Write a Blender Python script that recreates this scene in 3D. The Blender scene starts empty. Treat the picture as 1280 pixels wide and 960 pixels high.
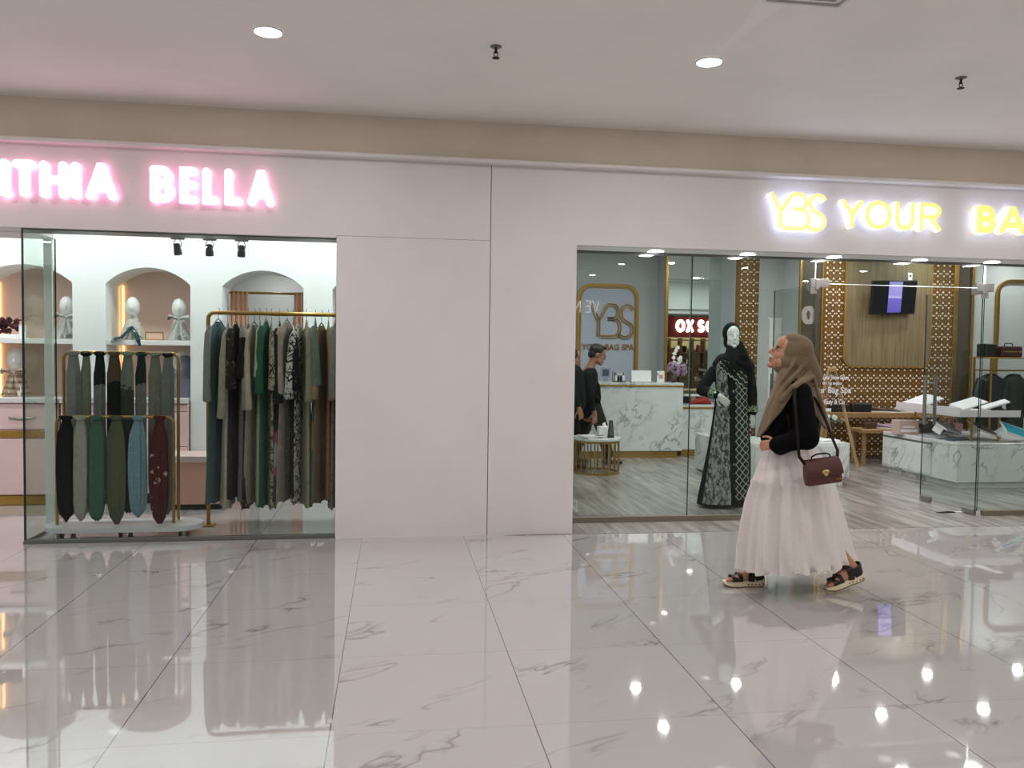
import bpy, bmesh, math, random
from mathutils import Vector, Matrix
random.seed(7)
PI = math.pi
S = bpy.context.scene
COL = S.collection
# ------------------------------------------------------------------ camera
FPX, CAMH = 1016.0, 1.45
YAW, PITCH, ROLL = math.radians(8.337), math.radians(-2.29), math.radians(-0.7845)
fw = Vector((math.sin(YAW)*math.cos(PITCH), math.cos(YAW)*math.cos(PITCH), math.sin(PITCH)))
rt = Vector((math.cos(YAW), -math.sin(YAW), 0)); dn = fw.cross(rt)
rt2 = rt*math.cos(ROLL)+dn*math.sin(ROLL); dn2 = -rt*math.sin(ROLL)+dn*math.cos(ROLL)
EYE = Vector((0, 0, CAMH))
cd = bpy.data.cameras.new('camera'); cam = bpy.data.objects.new('camera', cd); COL.objects.link(cam)
cd.sensor_width = 36; cd.lens = FPX*36/1280; cd.clip_end = 200
cam.matrix_world = Matrix(((rt2.x, -dn2.x, -fw.x, 0), (rt2.y, -dn2.y, -fw.y, 0), (rt2.z, -dn2.z, -fw.z, CAMH), (0, 0, 0, 1)))
S.camera = cam

def at(px, py, Y):
    """point of the place seen at a pixel of the photograph, at depth Y"""
    d = rt2*((px-640)/FPX)+dn2*((py-480)/FPX)+fw
    return EYE+d*(Y/d.y)
def ax(px, py, Y): return at(px, py, Y).x
def az(px, py, Y): return at(px, py, Y).z
# ------------------------------------------------------------------ colours and materials
def lin(c):
    r = []
    for v in c[:3]:
        v /= 255.0
        r.append(v/12.92 if v <= .04045 else ((v+.055)/1.055)**2.4)
    return (*r, 1)
def nt(name):
    m = bpy.data.materials.new(name); m.use_nodes = True
    t = m.node_tree; b = t.nodes['Principled BSDF']
    return m, t, b
def N(t, kind, **k):
    n = t.nodes.new(kind)
    for a, v in k.items():
        if a.startswith('i_'): n.inputs[a[2:].replace('_', ' ')].default_value = v
        else: setattr(n, a, v)
    return n
def L(t, a, b): t.links.new(a, b)
def ramp(t, fac, stops):
    n = t.nodes.new('ShaderNodeValToRGB'); e = n.color_ramp.elements
    while len(e) < len(stops): e.new(.5)
    for i, (p, c) in enumerate(stops): e[i].position = p; e[i].color = c
    L(t, fac, n.inputs[0]); return n
def math_(t, op, a, b=None, c=None):
    n = t.nodes.new('ShaderNodeMath'); n.operation = op
    for i, v in enumerate((a, b, c)):
        if v is None: continue
        if isinstance(v, (int, float)): n.inputs[i].default_value = v
        else: L(t, v, n.inputs[i])
    return n.outputs[0]
def mixc(t, fac, a, b):
    n = t.nodes.new('ShaderNodeMix'); n.data_type = 'RGBA'
    for i, v in ((0, fac), (6, a), (7, b)):
        if isinstance(v, (int, float)): n.inputs[i].default_value = v
        elif isinstance(v, tuple): n.inputs[i].default_value = v
        else: L(t, v, n.inputs[i])
    return n.outputs[2]
def coords(t, scale=(1, 1, 1), rot=(0, 0, 0), kind='Object'):
    c = t.nodes.new('ShaderNodeTexCoord'); src = c.outputs[kind]
    if any(rot):
        r = t.nodes.new('ShaderNodeMapping'); r.inputs['Rotation'].default_value = rot; L(t, src, r.inputs[0]); src = r.outputs[0]
    m = t.nodes.new('ShaderNodeMapping'); m.inputs['Scale'].default_value = scale
    L(t, src, m.inputs[0]); return m.outputs[0]
def noise(t, vec, scale, detail=3, rough=.5, out=0, dist=0):
    n = N(t, 'ShaderNodeTexNoise', i_Scale=scale, i_Detail=detail, i_Roughness=rough, i_Distortion=dist)
    L(t, vec, n.inputs['Vector']); return n.outputs[out]
def bump(t, b, h, strength=.3, dist=.01):
    n = N(t, 'ShaderNodeBump', i_Strength=strength, i_Distance=dist)
    L(t, h, n.inputs['Height']); L(t, n.outputs[0], b.inputs['Normal'])
def mat(name, col, rough=.5, metal=0, var=0, vscale=6, bmp=0, bscale=40, spec=.5, coat=0, sheen=0):
    m, t, b = nt(name)
    b.inputs['Base Color'].default_value = lin(col); b.inputs['Roughness'].default_value = rough
    b.inputs['Metallic'].default_value = metal; b.inputs['Specular IOR Level'].default_value = spec
    b.inputs['Coat Weight'].default_value = coat; b.inputs['Sheen Weight'].default_value = sheen
    if var or bmp: v = coords(t)
    if var:
        f = noise(t, v, vscale)
        c = lin(col); a = tuple(x*(1-var) for x in c[:3])+(1,); d = tuple(min(1, x*(1+var)) for x in c[:3])+(1,)
        L(t, ramp(t, f, [(.3, a), (.7, d)]).outputs[0], b.inputs['Base Color'])
    if bmp: bump(t, b, noise(t, v, bscale), bmp)
    return m
def glow(name, col, strength, base=None):
    m, t, b = nt(name)
    b.inputs['Base Color'].default_value = lin(base or col); b.inputs['Emission Color'].default_value = lin(col)
    b.inputs['Emission Strength'].default_value = strength; b.inputs['Roughness'].default_value = .4
    return m
def pattern(name, base, kind='blotch', cols=((0, 0, 0),), scale=20, amount=.5, rough=.85, stretch=(1, 1, 1)):
    """printed cloth: base colour with blotches, dots, stripes, twigs or blocks of other colours"""
    m, t, b = nt(name); b.inputs['Roughness'].default_value = rough; b.inputs['Specular IOR Level'].default_value = .25
    v = coords(t, stretch); c = lin(base)
    for i, k in enumerate(cols):
        if kind == 'blotch':
            f = noise(t, coords(t, stretch, (i*.7, i*1.3, .4*i)), scale*(1+.3*i), 2)
            f = ramp(t, f, [(1-amount-.02, (0, 0, 0, 1)), (1-amount+.02, (1, 1, 1, 1))]).outputs[0]
        elif kind == 'dots':
            n = N(t, 'ShaderNodeTexVoronoi', i_Scale=scale*(1+.35*i)); L(t, v, n.inputs['Vector'])
            f = ramp(t, n.outputs['Distance'], [(amount*.9, (1, 1, 1, 1)), (amount, (0, 0, 0, 1))]).outputs[0]
        elif kind == 'twig':
            f = noise(t, v, scale*(1+.4*i), 2, dist=1.5)
            f = math_(t, 'ABSOLUTE', math_(t, 'SUBTRACT', f, .5))
            f = ramp(t, f, [(amount*.06, (1, 1, 1, 1)), (amount*.06+.015, (0, 0, 0, 1))]).outputs[0]
        elif kind == 'stripe':
            n = N(t, 'ShaderNodeTexWave', i_Scale=scale*(1+.4*i), i_Distortion=1.5); n.bands_direction = 'Z'; L(t, v, n.inputs['Vector'])
            f = ramp(t, n.outputs[0], [(1-amount-.05, (0, 0, 0, 1)), (1-amount+.05, (1, 1, 1, 1))]).outputs[0]
        c = mixc(t, f, c, lin(k))
    L(t, c, b.inputs['Base Color'])
    bump(t, b, noise(t, coords(t), 120), .15)
    return m
def zones(name, stops, rough=.85, jitter=.03):
    """cloth dyed in bands: stops = [(height in m, colour)...] from the bottom up"""
    m, t, b = nt(name); b.inputs['Roughness'].default_value = rough; b.inputs['Specular IOR Level'].default_value = .2
    v = coords(t); s = t.nodes.new('ShaderNodeSeparateXYZ'); L(t, v, s.inputs[0])
    z = math_(t, 'ADD', s.outputs[2], math_(t, 'MULTIPLY', math_(t, 'SUBTRACT', noise(t, v, 25), .5), jitter*3))
    c = lin(stops[0][1])
    for h, k in stops[1:]:
        f = math_(t, 'GREATER_THAN', z, h); c = mixc(t, f, c, lin(k))
    c2 = mixc(t, math_(t, 'MULTIPLY', noise(t, v, 30), .35), c, (.02, .02, .02, 1))
    L(t, c2, b.inputs['Base Color']); return m
DIAG = tuple(Vector((1, -1.1, 1.15)).rotation_difference(Vector((1, 0, 0))).to_euler())
def marble(name, base, vein, scale=1.2, rough=.15, rot=(0, 0.7, 0), amt=.75, stretch=2.8, dist=.7):
    m, t, b = nt(name); b.inputs['Roughness'].default_value = rough
    v = coords(t, (.55, stretch*.55, stretch*.55), DIAG)
    f = math_(t, 'ABSOLUTE', math_(t, 'SUBTRACT', noise(t, v, scale*1.3, 3, .5, dist=dist), .5))
    f2 = ramp(t, f, [(0, (1, 1, 1, 1)), (.012, (.6, .6, .6, 1)), (.05, (0, 0, 0, 1))]).outputs[0]
    k = ramp(t, noise(t, coords(t), scale*1.1, 1), [(.40, (0, 0, 0, 1)), (.58, (1, 1, 1, 1))]).outputs[0]
    f3 = math_(t, 'MULTIPLY', math_(t, 'MULTIPLY', f2, k), amt)
    cl = mixc(t, math_(t, 'MULTIPLY', noise(t, v, scale*.9, 3), .25), lin(base), lin(vein))
    L(t, mixc(t, f3, cl, lin(vein)), b.inputs['Base Color']); return m
def glass(name, tint=(243, 247, 245), f0=.028):
    """sheet glass: tinted pass-through with a mirror reflection that grows towards grazing view"""
    m = bpy.data.materials.new(name); m.use_nodes = True; t = m.node_tree; t.nodes.clear()
    o = t.nodes.new('ShaderNodeOutputMaterial'); mx = t.nodes.new('ShaderNodeMixShader'); ge = t.nodes.new('ShaderNodeNewGeometry')
    tr = t.nodes.new('ShaderNodeBsdfTransparent'); g = t.nodes.new('ShaderNodeBsdfGlossy')
    tr.inputs[0].default_value = lin(tint); g.inputs['Roughness'].default_value = 0.0
    d = t.nodes.new('ShaderNodeVectorMath'); d.operation = 'DOT_PRODUCT'; L(t, ge.outputs['Normal'], d.inputs[0]); L(t, ge.outputs['Incoming'], d.inputs[1])
    k = math_(t, 'POWER', math_(t, 'SUBTRACT', 1.0, math_(t, 'ABSOLUTE', d.outputs['Value'])), 5.0)
    L(t, math_(t, 'MULTIPLY_ADD', k, .55, f0), mx.inputs[0]); L(t, tr.outputs[0], mx.inputs[1]); L(t, g.outputs[0], mx.inputs[2]); L(t, mx.outputs[0], o.inputs[0])
    return m

m_wall = mat('painted wall', (222, 216, 213), .55, var=.03, vscale=2, spec=.3)
m_ceil = mat('ceiling paint', (238, 233, 229), .7, var=.03, vscale=1.5, spec=.2)
m_beige = mat('taupe paint', (222, 209, 191), .6, var=.05, vscale=2, spec=.25)
m_white = mat('white lacquer', (236, 236, 234), .45)
m_shopwall = mat('bright shop paint', (236, 240, 240), .6, spec=.3)
m_greywall = mat('grey shop paint', (192, 195, 196), .6, spec=.3)
m_pink = mat('pink lacquer', (226, 196, 193), .4)
m_blush = mat('blush paint', (236, 206, 191), .6)
m_peach = mat('peach lacquer', (222, 168, 146), .45)
m_gold = mat('brushed gold', (176, 140, 76), .3, .9, var=.12, vscale=12)
m_goldm = mat('matt gold', (170, 132, 62), .45, .6)
m_black = mat('black plastic', (18, 18, 19), .4)
m_steel = mat('brushed steel', (150, 147, 142), .35, .9)
m_rubber = mat('black rubber', (14, 14, 14), .7)
m_grey = mat('grey metal', (112, 116, 112), .45, .3)
m_joint = mat('dark joint', (38, 36, 35), .8)
m_chan = mat('glazing channel', (104, 108, 104), .4, .4)
m_brown = mat('bronze channel', (124, 114, 98), .45, .3)
m_marb = marble('white veined marble', (226, 230, 228), (112, 118, 118), 1.6, .18)
m_marb2 = marble('pale marble', (226, 222, 224), (150, 146, 146), 3.0, .2)
m_glass = glass('clear glass')
m_glassd = glass('greenish glass', (241, 246, 243))
m_edge = mat('glass edge', (22, 48, 42), .15)
m_mirror = mat('mirror', (226, 236, 234), .0, 1.0)
m_wood = mat('pale wood', (176, 146, 108), .55, var=.15, vscale=8)
m_oak = mat('oak', (150, 118, 76), .5, var=.15, vscale=8)
m_skin = mat('skin', (178, 128, 100), .5, var=.05, vscale=20)
m_skin2 = mat('tanned skin', (164, 116, 90), .5, var=.05, vscale=20)
m_lip = mat('lips', (134, 62, 60), .4)
m_hair = mat('black hair', (18, 15, 14), .5, bmp=.3, bscale=120)
m_mann = mat('white mannequin', (226, 226, 224), .35)
m_blk = mat('black cloth', (10, 10, 11), .9, spec=.1)
m_blk2 = mat('charcoal cloth', (26, 27, 29), .85, spec=.15)
m_paper = mat('white paper', (232, 230, 232), .6)

def tile_floor():
    m, t, b = nt('polished marble tile')
    b.inputs['Roughness'].default_value = .035; b.inputs['Specular IOR Level'].default_value = 1.0; b.inputs['Coat Weight'].default_value = .8; b.inputs['Coat Roughness'].default_value = .015
    c = t.nodes.new('ShaderNodeTexCoord'); s = t.nodes.new('ShaderNodeSeparateXYZ'); L(t, c.outputs['Object'], s.inputs[0])
    TX, TY = 0.7833, 0.78
    ux = math_(t, 'DIVIDE', math_(t, 'ADD', s.outputs[0], 1.01+TX*20), TX); uy = math_(t, 'DIVIDE', math_(t, 'SUBTRACT', s.outputs[1], 3.06-TY*30), TY)
    fx = math_(t, 'FRACT', ux); fy = math_(t, 'FRACT', uy)
    ex = math_(t, 'ABSOLUTE', math_(t, 'SUBTRACT', fx, .5)); ey = math_(t, 'ABSOLUTE', math_(t, 'SUBTRACT', fy, .5))
    g1 = math_(t, 'GREATER_THAN', ex, .5-.0028); g2 = math_(t, 'GREATER_THAN', ey, .5-.0022)
    # a slab has the same print in every tile, turned a little by a random offset
    cell = t.nodes.new('ShaderNodeCombineXYZ'); L(t, math_(t, 'FLOOR', ux), cell.inputs[0]); L(t, math_(t, 'FLOOR', uy), cell.inputs[1])
    wn = t.nodes.new('ShaderNodeTexWhiteNoise'); L(t, cell.outputs[0], wn.inputs['Vector'])
    off = t.nodes.new('ShaderNodeVectorMath'); off.operation = 'MULTIPLY_ADD'
    L(t, wn.outputs['Color'], off.inputs[0]); off.inputs[1].default_value = (3, 3, 3); L(t, c.outputs['Object'], off.inputs[2])
    m0 = t.nodes.new('ShaderNodeMapping'); m0.inputs['Rotation'].default_value = (0, 0, -.55); L(t, off.outputs[0], m0.inputs[0]); mp = t.nodes.new('ShaderNodeMapping'); mp.inputs['Scale'].default_value = (.8, 2.2, 1); L(t, m0.outputs[0], mp.inputs[0])
    f = math_(t, 'ABSOLUTE', math_(t, 'SUBTRACT', noise(t, mp.outputs[0], 1.5, 4, .55, dist=.5), .5))
    v = ramp(t, f, [(0, (1, 1, 1, 1)), (.012, (.35, .35, .35, 1)), (.03, (0, 0, 0, 1))]).outputs[0]
    k = ramp(t, noise(t, mp.outputs[0], 1.9, 1), [(.52, (0, 0, 0, 1)), (.68, (1, 1, 1, 1))]).outputs[0]
    vein = math_(t, 'MULTIPLY', math_(t, 'MULTIPLY', v, k), .6)
    col = mixc(t, math_(t, 'MULTIPLY', noise(t, mp.outputs[0], 1.0, 3), .22), lin((190, 186, 185)), lin((166, 162, 161)))
    col = mixc(t, vein, col, lin((84, 78, 74)))
    col = mixc(t, g1, col, lin((96, 92, 90))); col = mixc(t, math_(t, 'MULTIPLY', g2, .35), col, lin((110, 106, 104)))
    L(t, col, b.inputs['Base Color'])
    bump(t, b, noise(t, coords(t), 1.6, 2), .02, .02)
    return m
m_tile = tile_floor()
def plank_floor():
    m, t, b = nt('grey wood planks'); b.inputs['Roughness'].default_value = .22
    v = coords(t, (1, 1, 1), (0, 0, PI/2))
    br = N(t, 'ShaderNodeTexBrick', i_Scale=1.0); br.offset = .37
    br.inputs['Brick Width'].default_value = 1.3; br.inputs['Row Height'].default_value = .17; br.inputs['Mortar Size'].default_value = .004
    br.inputs['Color1'].default_value = lin((172, 166, 160)); br.inputs['Color2'].default_value = lin((148, 142, 137)); br.inputs['Mortar'].default_value = lin((132, 126, 121))
    L(t, v, br.inputs['Vector'])
    st = noise(t, coords(t, (9, .9, 1)), 1.6, 4, .6)
    c = mixc(t, ramp(t, st, [(.40, (0, 0, 0, 1)), (.66, (.75, .75, .75, 1))]).outputs[0], br.outputs[0], lin((100, 94, 90)))
    L(t, c, b.inputs['Base Color']); return m
m_plank = plank_floor()
def wood_panel():
    m, t, b = nt('grained wood panel'); b.inputs['Roughness'].default_value = .5
    f = noise(t, coords(t, (14, 14, .7)), 2.2, 5, .6)
    c = ramp(t, f, [(.3, lin((96, 84, 58))), (.55, lin((126, 111, 80))), (.75, lin((140, 126, 94)))])
    L(t, c.outputs[0], b.inputs['Base Color']); return m
m_panel = wood_panel()
# ------------------------------------------------------------------ mesh building
def frame_of(d, up=None):
    d = d.normalized(); up = up or (Vector((0, 0, 1)) if abs(d.z) < .9 else Vector((0, 1, 0)))
    a = d.cross(up).normalized(); return a, a.cross(d).normalized()
class MB:
    def __init__(s): s.v = []; s.f = []; s.m = []; s.uv = None; s.mi = 0
    def add(s, vs, fs, mi=None):
        o = len(s.v); s.v += [Vector(p) for p in vs]
        for f in fs: s.f.append([i+o for i in f]); s.m.append(s.mi if mi is None else mi)
        return s
    def box(s, a, b, bev=0, R=None, piv=None, mi=None):
        """axis box from corner a to corner b, small chamfer, optional rotation R about its centre"""
        a, b = Vector(a), Vector(b); c = (a+b)/2; h = (b-a)/2; h = Vector((abs(h.x), abs(h.y), abs(h.z)))
        e = min(bev, min(h)*.95); V = []; ix = {}
        if e <= 0:
            for sx in (-1, 1):
                for sy in (-1, 1):
                    for sz in (-1, 1): V.append(Vector((sx*h.x, sy*h.y, sz*h.z)))
            F = [[0, 1, 3, 2], [4, 6, 7, 5], [0, 4, 5, 1], [2, 3, 7, 6], [0, 2, 6, 4], [1, 5, 7, 3]]
        else:
            for sx in (-1, 1):
                for sy in (-1, 1):
                    for sz in (-1, 1):
                        sg = (sx, sy, sz)
                        for k in range(3):
                            ix[(sg, k)] = len(V); V.append(Vector([sg[j]*(h[j]-(0 if j == k else e)) for j in range(3)]))
            F = []
            for k in range(3):
                u, w = (k+1) % 3, (k+2) % 3
                for q in (-1, 1):
                    r = []
                    for su, sw in ((-1, -1), (1, -1), (1, 1), (-1, 1)):
                        sg = [0]*3; sg[k] = q; sg[u] = su; sg[w] = sw; r.append(ix[(tuple(sg), k)])
                    F.append(r)
                for su in (-1, 1):
                    for sw in (-1, 1):
                        A = [0]*3; A[u] = su; A[w] = sw; A[k] = -1; B = list(A); B[k] = 1; A = tuple(A); B = tuple(B)
                        F.append([ix[(A, u)], ix[(A, w)], ix[(B, w)], ix[(B, u)]])
            for sx in (-1, 1):
                for sy in (-1, 1):
                    for sz in (-1, 1): sg = (sx, sy, sz); F.append([ix[(sg, 0)], ix[(sg, 1)], ix[(sg, 2)]])
            G = []
            for f in F:
                p = [V[i] for i in f]; n = (p[1]-p[0]).cross(p[2]-p[0]); cc = sum(p, Vector())/len(p)
                G.append(f if n.dot(cc) > 0 else f[::-1])
            F = G
        if R is not None: V = [R @ p for p in V]
        return s.add([p+c for p in V], F, mi)
    def tube(s, pts, r, n=8, cap=True, mi=None, flat=1.0, up=None):
        pts = [Vector(p) for p in pts]; m = len(pts); rs = r if isinstance(r, (list, tuple)) else [r]*m
        V, F = [], []; pa = None
        for i, p in enumerate(pts):
            d = (pts[min(i+1, m-1)]-pts[max(i-1, 0)])
            if d.length < 1e-9: d = Vector((0, 0, 1))
            d.normalize()
            if pa is None: a, b = frame_of(d, up)
            else:
                a = (pa-d*pa.dot(d)); a = a.normalized() if a.length > 1e-6 else frame_of(d)[0]; b = a.cross(d).normalized()
            pa = a
            for k in range(n):
                t = 2*PI*k/n; V.append(p+a*(math.cos(t)*rs[i])+b*(math.sin(t)*rs[i]*flat))
        for i in range(m-1):
            for k in range(n): F.append([i*n+k, i*n+(k+1) % n, (i+1)*n+(k+1) % n, (i+1)*n+k])
        if cap: F.append(list(range(n))[::-1]); F.append([(m-1)*n+k for k in range(n)])
        return s.add(V, F, mi)
    def loft(s, rings, cap=True, closed=True, mi=None):
        n = len(rings[0]); V = [p for r in rings for p in r]; F = []
        for i in range(len(rings)-1):
            for k in range(n if closed else n-1): F.append([i*n+k, i*n+(k+1) % n, (i+1)*n+(k+1) % n, (i+1)*n+k])
        if cap and closed: F.append(list(range(n))[::-1]); F.append([(len(rings)-1)*n+k for k in range(n)])
        return s.add(V, F, mi)
    def lathe(s, prof, c=(0, 0, 0), n=24, R=None, mi=None, sx=1, sy=1):
        c = Vector(c); rings = []
        for r, z in prof:
            q = [Vector((sx*r*math.cos(2*PI*k/n), sy*r*math.sin(2*PI*k/n), z)) for k in range(n)]
            rings.append([(R @ p if R is not None else p)+c for p in q])
        return s.loft(rings, True, True, mi)
    def ell(s, c, r, R=None, n=16, mi=None):
        r = Vector(r) if not isinstance(r, (int, float)) else Vector((r, r, r)); rings = []
        for i in range(n//2+1):
            ph = -PI/2+PI*i/(n//2); ph = max(-PI/2+.02, min(PI/2-.02, ph)); q = []
            for k in range(n):
                p = Vector((r.x*math.cos(ph)*math.cos(2*PI*k/n), r.y*math.cos(ph)*math.sin(2*PI*k/n), r.z*math.sin(ph)))
                q.append((R @ p if R is not None else p)+Vector(c))
            rings.append(q)
        return s.loft(rings, True, True, mi)
    def cap(s, a, b, ra, rb, n=14):
        """tapered limb with round ends"""
        a, b = Vector(a), Vector(b); d = (b-a).normalized(); P, Rr = [], []
        for i in range(5):
            t = PI/2*(1-i/4); P.append(a-d*ra*math.sin(t)); Rr.append(max(ra*math.cos(t), ra*.05))
        for i in range(5):
            t = PI/2*i/4; P.append(b+d*rb*math.sin(t)); Rr.append(max(rb*math.cos(t), rb*.05))
        return s.tube(P, Rr, n)
    def prism(s, poly, y0, y1, mi=None, T=None, side=None):
        """polygon in (x, z) pushed from depth y0 to y1"""
        n = len(poly); ar = sum(poly[i][0]*poly[(i+1) % n][1]-poly[(i+1) % n][0]*poly[i][1] for i in range(n))
        if ar < 0: poly = poly[::-1]
        V = [Vector((x, y0, z)) for x, z in poly]+[Vector((x, y1, z)) for x, z in poly]
        if T is not None: V = [T @ p for p in V]
        s.add(V, [list(range(n)), [n+i for i in range(n)][::-1]], mi)
        o = len(s.v)-2*n
        for i in range(n):
            j = (i+1) % n; s.f.append([o+i, o+n+i, o+n+j, o+j][::1]); s.m.append(side if side is not None else (s.mi if mi is None else mi))
        return s
ORI = {}
def link(o, parent=None):
    COL.objects.link(o)
    if parent is not None: o.parent = parent
def build(name, b, m, parent=None, smooth=True, ang=40, loc=None):
    """one mesh object from a builder; vertices are given in the frame of the root's own base point"""
    me = bpy.data.meshes.new(name); o0 = ORI.get(parent.name, Vector()) if parent is not None else Vector(loc or (0, 0, 0))
    me.from_pydata([tuple(p-o0) for p in b.v], [], b.f)
    ms = m if isinstance(m, (list, tuple)) else [m]
    for k in ms: me.materials.append(k)
    if len(ms) > 1: me.polygons.foreach_set('material_index', b.m)
    if b.uv:
        l = me.uv_layers.new(name='UVMap')
        for p in me.polygons:
            for li in p.loop_indices: l.data[li].uv = b.uv[me.loops[li].vertex_index]
    bm = bmesh.new(); bm.from_mesh(me); bmesh.ops.recalc_face_normals(bm, faces=bm.faces); bm.to_mesh(me); bm.free()
    if smooth:
        me.polygons.foreach_set('use_smooth', [True]*len(me.polygons)); me.set_sharp_from_angle(angle=math.radians(ang))
    me.update()
    o = bpy.data.objects.new(name, me); link(o, parent)
    if parent is None: o.location = o0
    ORI[o.name] = o0
    return o
def thing(name, label, cat, loc, group=None):
    o = bpy.data.objects.new(name, None); o.empty_display_size = .05; link(o); o.location = loc; ORI[o.name] = Vector(loc)
    return tag(o, label, cat, group)
def tag(o, label, cat, group=None, kind=None):
    o['label'] = label; o['category'] = cat
    if group: o['group'] = group
    if kind: o['kind'] = kind
    return o
def struct(name, b, m, smooth=False, parent=None):
    o = build(name, b, m, parent, smooth)
    if parent is None: o['kind'] = 'structure'
    return o
def copy_tree(o, parent=None):
    c = o.copy(); COL.objects.link(c)
    if parent is not None: c.parent = parent
    for ch in o.children: copy_tree(ch, c)
    return c
def fuse(o, voxel, smooth=6, fac=.5):
    """melts the overlapping volumes of a mesh into one continuous skin"""
    r = o.modifiers.new('r', 'REMESH'); r.mode = 'VOXEL'; r.voxel_size = voxel
    q = o.modifiers.new('s', 'SMOOTH'); q.factor = fac; q.iterations = smooth
    bpy.context.view_layer.update()
    dg = bpy.context.evaluated_depsgraph_get(); me = bpy.data.meshes.new_from_object(o.evaluated_get(dg))
    o.modifiers.clear(); ms = [s for s in o.data.materials]; o.data = me
    me.materials.clear()
    for k in ms: me.materials.append(k)
    me.polygons.foreach_set('use_smooth', [True]*len(me.polygons)); me.update()
    return o
def arc(cx, cz, rx, rz, a0, a1, n=12):
    return [(cx+rx*math.cos(math.radians(a0+(a1-a0)*i/n)), cz+rz*math.sin(math.radians(a0+(a1-a0)*i/n))) for i in range(n+1)]
def rrect(x0, z0, x1, z1, r, n=6):
    return arc(x1-r, z0+r, r, r, -90, 0, n)+arc(x1-r, z1-r, r, r, 0, 90, n)+arc(x0+r, z1-r, r, r, 90, 180, n)+arc(x0+r, z0+r, r, r, 180, 270, n)
def strip(poly, w, closed=False):
    """outline of a stroke of width w along a 2-D polyline (mitred)"""
    n = len(poly); Lf, Rg = [], []
    for i in range(n):
        p = Vector(poly[i]); a = Vector(poly[i-1]) if (i > 0 or closed) else p; b = Vector(poly[(i+1) % n]) if (i < n-1 or closed) else p
        d1 = (p-a).normalized() if (p-a).length > 1e-9 else (b-p).normalized(); d2 = (b-p).normalized() if (b-p).length > 1e-9 else d1
        n1 = Vector((-d1.y, d1.x)); n2 = Vector((-d2.y, d2.x)); mv = (n1+n2); mv = mv.normalized() if mv.length > 1e-6 else n1
        k = w/2/max(.45, mv.dot(n1)); Lf.append(tuple(p+mv*k)); Rg.append(tuple(p-mv*k))
    return Lf, Rg
def stroke(b, poly, w, y0, y1, T=None, closed=False, face=None, side=None):
    """solid stroke: a band of width w along the polyline, from depth y0 (front) to y1 (back)"""
    Lf, Rg = strip(poly, w, closed); n = len(poly); V, F, Mi = [], [], []
    for i in range(n):
        for (x, z), y in ((Lf[i], y0), (Rg[i], y0), (Rg[i], y1), (Lf[i], y1)): V.append(Vector((x, y, z)))
    seg = n if closed else n-1; face = b.mi if face is None else face; side = face if side is None else side
    o = len(b.v); b.v += [T @ p if T is not None else p for p in V]
    for i in range(seg):
        j = (i+1) % n
        for k in range(4):
            q = (k+1) % 4; b.f.append([o+4*i+k, o+4*i+q, o+4*j+q, o+4*j+k]); b.m.append(face if k == 0 else side)
    if not closed:
        b.f.append([o, o+3, o+2, o+1]); b.m.append(side); e = o+4*(n-1); b.f.append([e, e+1, e+2, e+3]); b.m.append(side)
def text(body, size, ext=.002, bold=0, width=1.0, align='LEFT'):
    cu = bpy.data.curves.new('t', 'FONT'); cu.body = body; cu.size = size; cu.extrude = ext; cu.offset = bold; cu.align_x = align
    o = bpy.data.objects.new('t', cu); COL.objects.link(o); bpy.context.view_layer.update()
    me = bpy.data.meshes.new_from_object(o.evaluated_get(bpy.context.evaluated_depsgraph_get()))
    b = MB(); b.add([Vector((v.co.x*width, -v.co.z, v.co.y)) for v in me.vertices], [list(p.vertices) for p in me.polygons])
    bpy.data.objects.remove(o); bpy.data.curves.remove(cu); bpy.data.meshes.remove(me)
    return b
def moved(b, T):
    b.v = [T @ p for p in b.v]; return b
def TR(x, y, z): return Matrix.Translation((x, y, z))
def RX(a): return Matrix.Rotation(a, 4, 'X')
def RY(a): return Matrix.Rotation(a, 4, 'Y')
def RZ(a): return Matrix.Rotation(a, 4, 'Z')
# ================================================================== THE SETTING
FY = 6.30
b = MB(); b.box((-9, -7.5, -.12), (18, 6.28, 0)); struct('floor', b, m_tile)
b = MB(); b.box((-6, 6.28, -.12), (.74, 9.6, 0)); struct('floor_boutique', b, m_tile)
b = MB(); b.box((.95, 6.28, -.12), (13, 12.6, .003)); struct('floor_salon', b, m_plank)
b = MB(); b.box((-9, -7.5, 3.23), (18, 6.45, 3.4)); struct('ceiling', b, m_ceil)
b = MB(); b.box((-6, 6.55, 2.98), (.74, 9.6, 3.1)); struct('ceiling_boutique', b, m_shopwall)
b = MB(); b.box((.95, 6.72, 2.98), (13, 12.6, 3.1)); struct('ceiling_salon', b, m_shopwall)
# front wall: bulkhead above the ledge, headers, two pillar sheets with an open joint between them
b = MB(); b.box((-9, 6.36, 2.9), (14, 6.6, 3.23)); struct('wall_bulkhead', b, m_beige)
b = MB(); b.box((-9, 6.215, 2.886), (14, 6.42, 2.914), .004); struct('trim_ledge', b, m_wall)
b = MB(); b.box((-9, 6.3, 2.29), (-.4335, 6.55, 2.888)); b.box((-9, 6.55, 2.285), (-2.66, 6.92, 2.9)); struct('wall_header_boutique', b, m_wall)
b = MB(); b.box((-.43, 6.3, 0), (.737, 6.9, 2.305)); b.box((-.4335, 6.3, 2.3075), (.737, 6.55, 2.888)); struct('wall_pillar_boutique', b, m_wall)
b = MB(); b.box((.72, 6.312, 0), (.76, 6.5, 2.888)); b.box((-.43, 6.303, 2.3), (.737, 6.4, 2.31)); struct('trim_joint', b, m_joint)
b = MB(); b.box((.743, 6.3, 0), (1.425, 6.75, 2.888)); b.box((1.425, 6.3, 2.295), (14, 6.325, 2.888)); struct('wall_pillar_salon', b, m_wall)
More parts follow.
